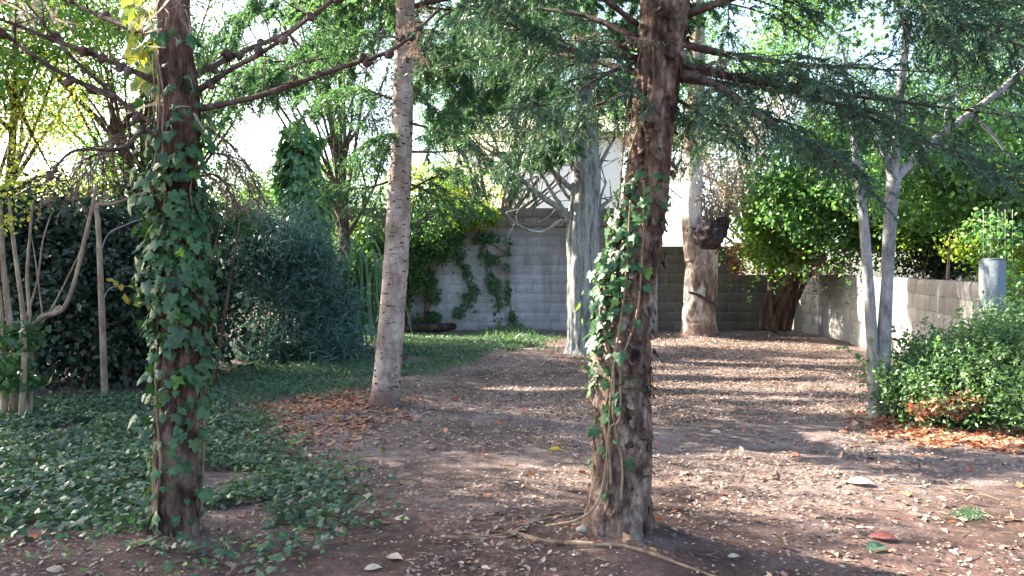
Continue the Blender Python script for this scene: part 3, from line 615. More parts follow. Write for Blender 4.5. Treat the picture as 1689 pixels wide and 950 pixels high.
for pts in ([(668, 320), (700, 300), (760, 275), (850, 262)], [(665, 210), (640, 225), (590, 250)], [(668, 130), (720, 180), (790, 200)], [(664, 170), (600, 150), (520, 160)], [(668, 290), (600, 310), (540, 300)],
            [(668, 250), (740, 250, 7.8), (830, 240, 8.2)], [(668, 80), (740, 90, 7.8), (840, 120, 8.2)], [(668, 60), (600, 60), (500, 40)], [(668, 200), (760, 230, 6.8), (860, 300, 6.5)], [(668, 10), (760, 20), (860, 60)], [(668, 300), (720, 320, 7.6), (780, 330, 8)]):
    bough(rng, wd, nd, px_path(pts, DB), .016, side=.6, n=17, nl=.045, droop=.4, start=.25, nw=.007)
for _ in range(34):
    x_, y_, d_ = rng.uniform(450, 900), rng.uniform(-60, 150), rng.uniform(8.5, 12); L_ = rng.uniform(60, 130) * rng.choice([-1, 1])
    bough(rng, wd, nd, px_path([(x_, y_, d_), (x_ + L_ * .5, y_ + 12, d_ - .3), (x_ + L_, y_ + rng.uniform(40, 100), d_ - .5)], DB), .014, side=.6, n=16, nl=.06, droop=.6, start=.05, nw=.009)
for k in range(26):
    a = k * 2.4; z = 4.0 + k * .15; L = rng.uniform(1.5, 2.6); o = np.array([bp[-2][0], DB, z]); d = np.array([math.cos(a), math.sin(a), .1])
    bough(rng, wd, nd, [o, o + d * L * .5 + [0, 0, .1], o + d * L], .03, side=.8, n=18, dens=.9, nl=.07, nw=.013)
wd.build('boughs', M_DEAD, t3, kind='stuff'); nd.build('needles', M_TEAL, t3, kind='stuff')

# ------------------------------------------------------------------ grey cypress with lopped limbs
rng = np.random.default_rng(41)
b0 = G(960, 586); DY = b0[1]
yp = [b0 + [0, 0, -.05]] + px_path([(961, 540), (960, 460), (961, 380), (966, 300), (968, 220), (970, 100), (975, -100), (975, -700)], DY)
t4 = thing('cypress_tree', 'broad blue grey fluted trunk with lopped fanning limbs near the back wall', 'tree', b0)
tr = MB(); tr.tube(yp, [.27, .245, .24, .25, .24, .2, .15, .1, .05], n=240, seg=80, amp=.16, fr=2.2, seed=9, zst=.18, fis=(.02, .13, 12), lobes=(5, .2, .3)); tr.build('trunk', M_CYPR, t4)
for pts, r_ in (([(955, 385), (930, 350), (895, 325), (860, 295), (835, 262)], .05), ([(955, 375), (925, 340), (900, 300), (885, 270)], .04), ([(950, 370), (925, 365), (890, 384), (850, 368), (835, 350)], .026),
                ([(960, 330), (930, 300), (900, 270), (880, 230)], .045), ([(965, 320), (945, 280), (930, 230), (925, 190)], .05), ([(975, 370), (990, 345), (1010, 325)], .045), ([(972, 310), (990, 270), (1015, 225)], .04),
                ([(985, 430), (986, 380), (990, 330), (1000, 300)], .03), ([(895, 325), (870, 310), (845, 320), (815, 290)], .022), ([(880, 310), (870, 270), (865, 240)], .02), ([(940, 330), (915, 290), (905, 250)], .03)):
    k = MB(); c = k.tube([q for q in px_path(pts, DY)], [r_ * 1.1, r_, r_ * .8, r_ * .45], n=26, seg=10, amp=.25, fr=3)
    for _ in range(7):
        j = int(rng.integers(8, 26)); d = rand_dirs(rng, 1, .6)[0]; l = rng.uniform(.2, .6); k.tube([c[j], c[j] + d * l * .5 + rng.normal(size=3) * .03, c[j] + d * l], [r_ * .3, r_ * .2, .003], n=7, seg=4, cap=False)
    k.build('limb', M_CYPR, t4)
wd = MB(); nd = MB()
for pts in ([(968, 160), (900, 140), (820, 160)], [(970, 130), (1040, 140), (1130, 190)], [(968, 260), (925, 240), (890, 250)], [(970, 90), (900, 70), (800, 90)], [(970, 60), (1060, 60), (1150, 100)],):
    bough(rng, wd, nd, px_path([q + (DY - .4,) for q in pts], DY), .02, side=.8, n=26, nl=.08, droop=.5, start=.1, nw=.015)
for k in range(22):
    a = k * 2.4; z = 5.2 + k * .2; L = rng.uniform(1.3, 2.4); o = np.array([yp[-2][0], DY, z]); d = np.array([math.cos(a), math.sin(a), .3])
    bough(rng, wd, nd, [o, o + d * L * .5 + [0, 0, .1], o + d * L], .03, side=.9, n=16, dens=.9, nl=.09, nw=.018)
wd.build('boughs', M_DEAD, t4, kind='stuff'); nd.build('needles', M_TEAL, t4, kind='stuff')

# ------------------------------------------------------------------ thick old pollard and its thin neighbour
rng = np.random.default_rng(51)
b0 = G(1153, 556); DS = b0[1]
sp_ = [b0 + [0, 0, -.05]] + px_path([(1154, 520), (1156, 470), (1158, 420), (1160, 385), (1163, 368)], DS)
t5 = thing('pollard_tree', 'thick old trunk with pale mottled bark and dark lopped fork before the brown wall', 'tree', b0)
tr = MB(); tr.tube(sp_, [.37, .335, .32, .32, .36, .3], n=160, seg=72, amp=.14, fr=1.2, seed=5, fis=(.02, .4, 7), lobes=(4, .22, .35)); tr.build('trunk', M_STUMP, t5)
hd = MB()
hd.tube(px_path([(1166, 412), (1167, 395), (1168, 380), (1166, 368)], DS - .2), [.18, .31, .29, .14], n=16, seg=20, amp=.5, fr=3, seed=2)
hd.tube(px_path([(1170, 420), (1180, 390), (1192, 368), (1196, 358)], DS - .1), [.14, .15, .13, .07], n=16, seg=14, amp=.5, fr=3, seed=4)
n_ = 110; p = P(1176, 382, DS - .42) + rng.normal(size=(n_, 3)) * [.2, .06, .12]
hd.leaves(T_BLADE, p, rand_dirs(rng, n_, .6), rand_dirs(rng, n_), rng.uniform(.08, .2, n_), wid=np.full(n_, .22)); hd.build('lopped_head', M_TUFT, t5)
k = MB(); k.tube(px_path([(1136, 482), (1150, 486), (1165, 494), (1178, 502), (1181, 515)], DS - .36), [.02, .035, .03, .015], n=20, seg=8, amp=.4, fr=4); k.build('bark_ridge', M_TUFT, t5)
sh = MB(); lf = MB()
for _ in range(45):
    q = P(rng.uniform(1165, 1200), 370, DS); d = nrm(np.array([rng.normal() * .35, rng.normal() * .3, 1])); l = rng.uniform(.6, 1.7)
    pts = [q, q + d * l * .5 + rng.normal(size=3) * .05, q + d * l]; c = sh.tube(pts, [.012, .008, .003], n=8, seg=4, cap=False)
    n_ = 36; pp = c[rng.integers(1, 8, n_)] + rng.normal(size=(n_, 3)) * .09; lf.leaves(T_FOLD, pp, rand_dirs(rng, n_), rand_dirs(rng, n_), rng.uniform(.04, .09, n_))
sh.build('sprouts', M_TAN, t5, kind='stuff'); lf.build('sprout_leaves', M_PALEDRY, t5, kind='stuff', label='pale dry speckled leaves')
k = MB(); k.tube(px_path([(1146, 430), (1142, 390), (1142, 300), (1145, 200), (1150, 80), (1152, -200)], DS - .06), [.2, .21, .195, .19, .16, .06], n=140, seg=48, amp=.14, fr=2, fis=(.012, .4, 9)); k.build('upper_trunk', M_STUMP, t5)
X6 = P(1145, 200, DS)[0]
foliage(rng, [(X6 - .3, DS + .9, 5.0, 1.6, 1.3, 1.0), (X6 + .6, DS + .9, 6.0, 1.8, 1.5, 1.2)], 9000, .08, M_CANOPYB, t5, gap=0, kind='stuff')

# ------------------------------------------------------------------ twin trunk pale tree right
rng = np.random.default_rng(61)
b0 = G(1448, 690); DT = b0[1]
t7 = thing('twin_stem_tree', 'slim pale tree with two stems from one base beside the right bush', 'tree', b0)
k = MB(); k.tube([b0 + [-.01, 0, -.03]] + px_path([(1441, 620), (1437, 540), (1431, 450), (1424, 360), (1416, 290), (1405, 200), (1390, 80)], DT), [.075, .054, .05, .047, .044, .038, .026, .012], n=80, seg=18, amp=.08, fr=3, seed=1); k.build('stem', M_PALE, t7)
k = MB(); k.tube([b0 + [.03, .02, -.03]] + px_path([(1455, 620), (1459, 540), (1464, 440), (1469, 350), (1474, 295)], DT), [.08, .066, .06, .057, .058, .06], n=80, seg=18, amp=.08, fr=3, seed=2); k.build('stem', M_PALE, t7)
for pts, r_ in (([(1472, 300), (1476, 260), (1480, 235), (1485, 150), (1500, 20)], .052), ([(1472, 300), (1462, 265), (1453, 240), (1448, 215)], .03), ([(1474, 300), (1500, 270), (1525, 245), (1575, 205), (1630, 165), (1700, 105)], .042),
                ([(1600, 190), (1620, 205), (1640, 225), (1665, 260)], .016), ([(1560, 222), (1562, 180), (1590, 145), (1640, 140)], .014), ([(1640, 155), (1665, 150), (1700, 165)], .014), ([(1420, 300), (1412, 260), (1405, 200)], .018)):
    k = MB(); k.tube(px_path(pts, DT), [r_, r_ * .85, r_ * .6], n=30, seg=9, amp=.12, fr=3); k.build('branch', M_PALE, t7)
c7 = P(1490, 60, DT)
foliage(rng, [(c7[0], DT, c7[2] + .8, 1.3, 1.2, .8), (c7[0] + 1, DT, c7[2] + .4, 1.0, 1, .7)], 7000, .06, M_CANOPY, t7, gap=0, kind='stuff')

# ------------------------------------------------------------------ leaning trunks + canopy over the right corner
rng = np.random.default_rng(71)
DR = 15.3
b0 = np.array([(1283 - CX) / F * DR, DR, float(g(DR))])
t8 = thing('spreading_tree', 'leaning many stemmed tree with a dense green canopy over the back right corner', 'tree', b0)
for pts, r_ in (([(1272, 546), (1290, 500), (1320, 445), (1370, 410), (1430, 400)], .1), ([(1265, 545), (1270, 500), (1272, 450), (1265, 400)], .09), ([(1290, 546), (1305, 490), (1325, 440), (1345, 380)], .08), ([(1258, 544), (1262, 500), (1290, 440), (1300, 380)], .06), ([(1300, 545), (1312, 500), (1340, 450), (1400, 420)], .05)):
    k = MB(); k.tube(px_path(pts, DR), [r_ * 1.2, r_, r_ * .9, r_ * .5], n=40, seg=12, amp=.3, fr=2.5, seed=int(r_ * 1000)); k.build('trunk', M_DARKW, t8)
def PB(px, py, D, rx, ry, rz):
    q = P(px, py, D); return (*q, rx * D / F, ry, rz * D / F)
foliage(rng, [PB(1300, 370, 14.6, 75, .9, 55), PB(1380, 340, 14.2, 85, 1.2, 80), PB(1290, 300, 14.8, 55, .9, 50), PB(1262, 340, 14.5, 28, .6, 45), PB(1350, 410, 14, 60, .6, 30), PB(1350, 260, 15, 70, 1.2, 45), PB(1480, 330, 13.5, 90, 1.2, 80)], 42000, .085, M_CANOPYB, t8, gap=.0, gs=1.3, clump=.16, kind='stuff', shoots=1300, sl_=.7)
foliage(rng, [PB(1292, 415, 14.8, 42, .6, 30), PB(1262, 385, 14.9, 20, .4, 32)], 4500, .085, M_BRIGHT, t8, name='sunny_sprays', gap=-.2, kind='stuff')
foliage(rng, [PB(1365, 430, 14.2, 45, .4, 16)], 1300, .07, M_DRY, t8, name='dry_leaves', kind='stuff')
# orange plant on wall
op = thing('orange_creeper', 'small orange red creeper on the step of the brown wall', 'plant', P(1228, 420, WY - .1))
foliage(rng, [PB(1222, 412, WY - .3, 20, .12, 12), PB(1216, 438, WY - .3, 13, .1, 18)], 1100, .07, M_ORANGE, op, name='leaves', clump=.05, gap=-1, kind='stuff')

# ------------------------------------------------------------------ masses beyond the right wall
for i_, (nm, lb, cat, blobs, n_, sz, mt, gap) in enumerate([
    ('leafy_tree', 'bright green broad crowned tree just beyond the right wall', 'tree', [PB(1560, 310, 10, 110, 1.0, 60), PB(1650, 300, 9.5, 90, 1, 70), PB(1600, 250, 10.5, 120, 1.2, 60), PB(1700, 330, 9, 60, .8, 60)], 30000, .075, M_SHRUB, -.15),
    ('thicket', 'dark brown tangled thicket behind the right wall', 'shrub', [PB(1600, 385, 13.2, 110, 1.0, 62), PB(1690, 420, 12, 90, .8, 80), PB(1500, 400, 14, 70, .6, 46), PB(1730, 500, 10.5, 70, .6, 90), PB(1560, 420, 13.4, 90, .6, 40)], 26000, .07, M_DARK, -.5),
    ('yellow_shrub', 'yellow green shrub peeping over the right wall', 'shrub', [PB(1490, 405, 12.8, 30, .3, 32), PB(1600, 400, 11.8, 34, .3, 26), PB(1665, 440, 9.4, 35, .3, 60)], 2600, .07, M_BRIGHT, -.3)]):
    B = blobs[0]; o = thing(nm, lb, cat, (B[0] + .7, B[1] + .3, float(g(B[1]))))
    foliage(rng, blobs, n_, sz, mt, o, name='crown' if cat == 'tree' else 'leaves', gap=gap, gs=1.6, clump=.12, kind='stuff')
    k = MB()
    for _ in range(4 if cat == 'tree' else 14):
        q = np.array([B[0] + .8 + rng.normal() * .3 * (1 if cat == 'tree' else 1.2), B[1] + .4 + rng.random() * .3, float(g(B[1]))]); d = np.array([rng.normal() * .25, rng.normal() * .2, 1])
        k.tube([q, q + d * .8, q + d * 1.9 + rng.normal(size=3) * .2], [.05, .035, .01] if cat == 'tree' else [.02, .015, .005], n=14, seg=7, amp=.2)
    k.build('trunk' if cat == 'tree' else 'stems', M_TAN, o)
# wire trellis by the post
tl = thing('wire_trellis', 'tall pale wire mesh trellis standing behind the concrete post', 'trellis', (P(1645, 500, 8)[0], 8, float(g(8))))
for x in (1622, 1634, 1646, 1658, 1670):
    k = MB(); k.tube([P(x, 650, 8), P(x, 500, 8), P(x, 345, 8)], [.003, .003, .003], n=10, seg=4); k.build('wire', M_WIRE, tl)
for y in range(350, 600, 22):
    k = MB(); k.tube([P(1620, y, 7.99), P(1672, y, 7.99)], [.0022, .0022], n=3, seg=4); k.build('wire', M_WIRE, tl)

foliage(rng, [PB(1650, 400, 8.0, 30, .12, 60), PB(1665, 470, 7.9, 35, .15, 50), PB(1620, 380, 8.3, 25, .15, 30)], 700, .055, M_SHRUB, tl, name='creeper_leaves', gap=-.1, clump=.08, kind='stuff')
# ------------------------------------------------------------------ right foreground bush
rng = np.random.default_rng(81)
bx = thing('bush', 'bright green leafy bush in front of the right wall', 'bush', G(1600, 695))
foliage(rng, [PB(1575, 640, 6.6, 85, .5, 45), PB(1660, 630, 6.4, 85, .6, 65), PB(1525, 650, 6.6, 55, .4, 38), PB(1590, 585, 6.9, 50, .3, 30), PB(1695, 560, 6.5, 50, .4, 60), PB(1535, 600, 7.0, 35, .25, 35), PB(1640, 560, 6.9, 30, .25, 35)], 20000, .042, M_BUSH, bx, name='leaves', gap=.15, gs=1.9, clump=.12, tmpl=T_FOLD, zmin=.01, wid=.75, kind='stuff', shoots=900, sl_=.4, shell=.5)
k = MB(); lf = MB()
for _ in range(110):
    q = G(rng.uniform(1475, 1720), rng.uniform(672, 700)); d = nrm(np.array([rng.normal() * .5, rng.normal() * .3, 1])); l = rng.uniform(.4, 1.05)
    pts = [q, q + d * l * .55, q + d * l + [rng.normal() * .15, rng.normal() * .1, -.05]]; c = k.tube(pts, [.007, .005, .002], n=12, seg=4, cap=False)
    n_ = 22; j = rng.integers(4, 12, n_); pp = c[j]; lf.leaves(T_LEAF, pp, rand_dirs(rng, n_, .1), rand_dirs(rng, n_, .8), rng.uniform(.04, .075, n_))
k.build('stems', M_TAN, bx, kind='stuff'); lf.build('leaf_sprays', M_SHRUB, bx, smooth=False, kind='stuff')
db = thing('fern_clump', 'rusty dead fern clump at the foot of the bright bush', 'fern', G(1575, 680))
foliage(rng, [PB(1570, 665, 6.3, 45, .1, 12), PB(1540, 672, 6.35, 35, .1, 8)], 900, .05, M_ORANGE, db, name='fronds', gap=-1, clump=.04, zmin=.0, kind='stuff')

# ------------------------------------------------------------------ left side: hedge, bush, strap plant, ivy column, saplings
rng = np.random.default_rng(91)
hg = thing('hedge', 'tall dark hedge along the left side', 'hedge', G(110, 640))
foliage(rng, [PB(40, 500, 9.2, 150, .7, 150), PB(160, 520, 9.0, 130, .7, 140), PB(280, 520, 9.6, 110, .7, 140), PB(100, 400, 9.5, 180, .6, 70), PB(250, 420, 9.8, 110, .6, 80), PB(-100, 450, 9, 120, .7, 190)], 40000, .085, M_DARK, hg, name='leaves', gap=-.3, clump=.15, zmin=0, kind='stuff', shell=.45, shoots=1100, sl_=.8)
foliage(rng, [PB(60, 355, 9.4, 130, .4, 22), PB(210, 360, 9.6, 60, .4, 26), PB(330, 360, 10, 90, .4, 30)], 5000, .07, M_TEAL, hg, name='top_shoots', gap=-.3, clump=.1, kind='stuff')
k = MB()
for _ in range(26):
    q = G(rng.uniform(-40, 360), rng.uniform(625, 640)); d = np.array([rng.normal() * .15, .1, 1]); k.tube([q, q + d, q + d * 2.0], [.03, .02, .008], n=10, seg=6, amp=.2)
k.build('stems', M_DARKW, hg, kind='stuff')
bb = thing('bush', 'rounded blue green feathery bush left of the strap leaf plant', 'bush', G(460, 590))
foliage(rng, [PB(x, y, 11.3 + rng.normal() * .3, rng.uniform(24, 46), .4, rng.uniform(24, 44)) for x, y in ((400, 420), (440, 400), (480, 415), (520, 440), (385, 470), (430, 470), (475, 480), (520, 500), (545, 520), (390, 530), (440, 540), (490, 545), (535, 560), (365, 560), (412, 385), (500, 390), (555, 565), (410, 575), (460, 580))], 34000, .11, M_BLUE, bb, name='leaves', gap=-.05, gs=1.9, clump=.19, wid=.16, tmpl=T_BLADE, zmin=0, kind='stuff', droop=.1, shell=.45, shoots=700, sl_=.5)
k = MB()
for _ in range(30):
    q = G(rng.uniform(400, 530), rng.uniform(582, 592)); d = np.array([rng.normal() * .35, rng.normal() * .2, 1]); k.tube([q, q + d * .6, q + d * 1.2], [.015, .01, .004], n=8, seg=5)
k.build('stems', M_DARKW, bb, kind='stuff')
# low stick heap at bush foot
st = thing('strap_leaf_plant', 'clump of long arching strap leaves left of the pale trunk', 'plant', G(590, 560))
c0 = G(588, 575)
tv = [spline([(0, 0, 0), (0, .3, .0), (0, .6, -.02), (0, 1, -.12)], 6)]
for i_ in range(230):
    h = rng.uniform(.25, 1.15); a = rng.uniform(0, 2 * math.pi); d = np.array([math.cos(a), math.sin(a), 0]); b = c0 + np.array([rng.normal() * .1, rng.normal() * .1, h]); L = rng.uniform(.6, 1.2); e_ = rng.uniform(.3, 1.4)
    pts = spline([b, b + d * L * .25 + [0, 0, L * .45 * e_], b + d * L * .5 + [0, 0, L * (.55 * e_ - .1)], b + d * L * .72 + [0, 0, L * (.15 * e_ - .55)]], 8)
    wv = 1.3 * np.array([.012, .018, .02, .02, .018, .014, .009, .002]); sdv = np.cross(d, [0, 0, 1])
    V = np.concatenate([pts - sdv * wv[:, None], pts + sdv * wv[:, None]]); j = np.arange(7); m_ = MB(); m_.add(V, np.stack([j, j + 1, j + 9, j + 8], -1)); m_.build('leaf', M_STRAP, st)
k = MB(); k.tube([c0 - [0, 0, .05], c0 + [0, 0, .6], c0 + [0, 0, 1.15]], [.09, .07, .06], n=20, seg=10, amp=.3, fr=3); k.build('trunk', M_DARKW, st)

def leaf_column(name, label, cat, path, rad, n_, mat, size, seed):
    rng = np.random.default_rng(seed); o = thing(name, label, cat, path[0])
    k = MB(); c = k.tube(path, [.12, .1, .08], n=40, seg=10, amp=.2); k.build('trunk', M_DARKW, o)
    j = rng.integers(0, 40, n_); a = rng.uniform(0, 2 * math.pi, n_); out = np.stack([np.cos(a), np.sin(a), 0 * a], -1)
    r = rad * (1 + .3 * vn(np.c_[c[j][:, 2] * 2, a * .6, a * 0], 1, seed)) * rng.uniform(.6, 1.12, n_) * (1 + .45 * vn(np.c_[a * .9, c[j][:, 2] * 1.6, a * 0 + 3], 1, seed + 2))
    pos = c[j] + out * r[:, None] + rng.normal(size=(n_, 3)) * .03
    m_ = MB(); m_.leaves(T_IVY, pos, nrm(np.array([0, 0, -1.]) + out * .5 + rng.normal(size=(n_, 3)) * .3), nrm(out + [0, 0, .5] + rng.normal(size=(n_, 3)) * .3), size * rng.uniform(.7, 1.3, n_)); m_.build('ivy', mat, o, smooth=False, kind='stuff')
    return o
DI = 12.6
leaf_column('ivy_column', 'tall trunk completely clothed in dark ivy rising behind the blue green bush', 'tree', [np.array([(520 - CX) / F * DI, DI, float(g(DI))]), P(510, 400, DI), P(496, 300, DI), P(492, 215, DI)], .33, 4200, M_TEALIVY, .1, 5)
foliage(rng, [PB(493, 222, DI, 24, .3, 14), PB(470, 280, DI, 12, .2, 40)], 500, .1, M_SHRUB, bpy.data.objects['ivy_column'], name='top_shoots', gap=-1, clump=.07, kind='stuff')
# slim sapling
b0 = G(173, 655); sp = thing('sapling', 'thin straight bare sapling with a few pale yellow leaves, before the hedge', 'sapling', b0); DP = b0[1]
k = MB(); k.tube([b0 - [0, 0, .03]] + px_path([(170, 560), (166, 460), (162, 370), (160, 340), (190, 335, DP), (235, 318, DP)], DP), [.037, .034, .03, .026, .02, .016, .01], n=70, seg=10, amp=.08, fr=3); k.build('trunk', M_TAN, sp)
for pts, r_ in (([(165, 415), (180, 385), (205, 372), (240, 358)], .012), ([(170, 495), (182, 475), (215, 472)], .008), ([(160, 342), (152, 300), (160, 250)], .01)):
    k = MB(); k.tube(px_path(pts, DP), [r_, r_ * .7, r_ * .4], n=20, seg=6, amp=.1); k.build('branch', M_PALE, sp)
for (x, y) in ((175, 460), (188, 463), (200, 468), (212, 470), (225, 475), (205, 485), (214, 492), (222, 498), (208, 488)):
    p = P(x, y, DP - .05); m_ = MB(); m_.leaves(T_LEAF, p[None], nrm(np.array([[rng.normal() * .4 + .6, -.3, -.4]])), np.array([[rng.normal() * .3, -.6, .7]]), rng.uniform(.08, .11)); m_.build('leaf', M_YELL, sp, smooth=False)
# multi stem shrub far left
b0 = G(30, 690); DM = b0[1]
ms = thing('bare_shrub', 'many stemmed bare shrub with tan curving stems at the left edge', 'shrub', b0)
for pts, r_ in (([(20, 690), (25, 600), (15, 520), (5, 430), (0, 330)], .05), ([(35, 690), (40, 600), (38, 520), (25, 420), (15, 330)], .035), ([(45, 690), (42, 620), (60, 530), (110, 500), (150, 350), (160, 300)], .034), ([(50, 690), (52, 560), (45, 460), (50, 380), (55, 330)], .025), ([(52, 560), (90, 500), (130, 420), (150, 380)], .012),
                ([(30, 560), (60, 470), (70, 400), (85, 350)], .014), ([(70, 520), (60, 440), (52, 390)], .01), ([(8, 690), (4, 600), (0, 500), (-20, 380)], .045), ([(60, 600), (40, 650), (38, 690)], .02), ([(100, 505), (55, 545), (48, 600)], .025)):
    k = MB(); k.tube(px_path(pts, DM + rng.normal() * .1), [r_ * .75, r_ * .65, r_ * .52, r_ * .36], n=50, seg=10, amp=.15, fr=3); k.build('stem', M_TAN, ms)
foliage(rng, [PB(15, 560, DM - .2, 50, .2, 25), PB(10, 620, DM - .2, 50, .2, 30)], 500, .06, M_IVY, ms, name='leaves', tmpl=T_IVY, gap=-1, clump=.06, kind='stuff')
foliage(rng, [PB(0, 300, DM - .3, 60, .3, 90)], 420, .05, M_YELLG, ms, name='yellow_leaves', gap=-.2, clump=.1, kind='stuff')

# ------------------------------------------------------------------ plants on the back wall
rng = np.random.default_rng(101)
def wall_patch(label, blobs, n_, mat=M_IVY, size=.085, name='wall_ivy'):
    o = thing(name, label, 'ivy', (blobs[0][0], WY - .1, float(g(WY))))
    k = MB(); B = sorted(blobs, key=lambda b: b[2])
    if len(B) > 1: k.tube([np.array([b[0], WY - .12, b[2]]) for b in B], [.015, .01], n=20, seg=5, amp=.2); k.build('stem', M_DARKW, o)
    P_ = []
    for b in blobs:
        m_ = max(8, int(n_ * b[3] * b[5] / sum(q[3] * q[5] for q in blobs))); d = rng.normal(size=(m_, 2)) * .42
        P_.append(np.c_[b[0] + d[:, 0] * b[3], WY - .1 - rng.random(m_) * b[4], b[2] + d[:, 1] * b[5]])
    P_ = np.concatenate(P_); P_ = P_[vn(P_, 6, 8) > -.12]; m_ = len(P_); mb = MB()
    mb.leaves(T_IVY, P_, nrm(np.array([0, -.4, -1.]) + rng.normal(size=(m_, 3)) * .4), nrm(np.array([0, -1, .4]) + rng.normal(size=(m_, 3)) * .3), size * rng.uniform(.7, 1.3, m_))
    mb.build('leaves', mat, o, smooth=False, kind='stuff'); return o
def W(px, py, rx, rz, d=.12): return PB(px, py, WY, rx, d, rz)
wall_patch('small ivy patch low on the blue grey wall nearest the pale trunk', [W(713, 460, 10, 16), W(716, 485, 13, 14), W(708, 518, 16, 9), W(695, 530, 10, 8), W(722, 525, 10, 10)], 620, size=.075)
wall_patch('brownish thick ivy tongue hanging down the middle of the blue grey wall', [W(757, 390, 11, 22), W(765, 440, 13, 25), W(775, 480, 15, 22), W(770, 510, 12, 16), W(755, 515, 10, 10)], 800, size=.065)
wall_patch('dark green ivy wedge widest at its top on the blue grey wall', [W(803, 398, 24, 16), W(808, 430, 20, 20), W(815, 465, 14, 24), W(823, 510, 9, 22), W(835, 420, 8, 30)], 1150, size=.06)
wall_patch('thin line of ivy sprigs beside the dark green wedge', [W(845, 520, 10, 8), W(838, 480, 5, 25), W(850, 535, 10, 6)], 160, size=.06)
ov = thing('overhanging_shrub', 'leafy green shrub spilling over the tall back wall behind the pale trunk', 'shrub', (P(690, 400, WY - .2)[0], WY - .3, float(g(WY))))
def WF(px, py, rx, rz, d=.3): return PB(px, py, WY - .45, rx, d, rz)
foliage(rng, [WF(700, 395, 42, 50), WF(672, 435, 28, 60), WF(725, 360, 45, 32), WF(735, 405, 22, 25, .2), WF(640, 470, 32, 70), WF(600, 440, 45, 90, .4), WF(560, 470, 40, 80, .4)], 19000, .075, M_CANOPY, ov, name='leaves', gap=-.75, clump=.1, kind='stuff')
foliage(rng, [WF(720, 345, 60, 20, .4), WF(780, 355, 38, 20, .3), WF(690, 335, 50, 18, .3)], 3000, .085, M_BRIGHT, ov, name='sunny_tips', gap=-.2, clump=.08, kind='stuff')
k = MB()
for x in (640, 670, 700): k.tube([np.array([P(x, 0, WY - .2)[0], WY - .25, float(g(WY))]), P(x + 5, 470, WY - .2), P(x + 20, 380, WY - .2)], [.03, .025, .01], n=16, seg=6, amp=.2)
k.build('stems', M_DARKW, ov)
lg = MB(); lp = [G(668, 549), G(710, 547), G(762, 544)]; lg.tube([q + [0, -.1, .1] for q in lp], [.085, .09, .075], n=30, seg=12, amp=.15, fr=3)
tag(lg.build('log', M_TUFT), 'dark fallen log lying at the foot of the blue grey wall', 'log')

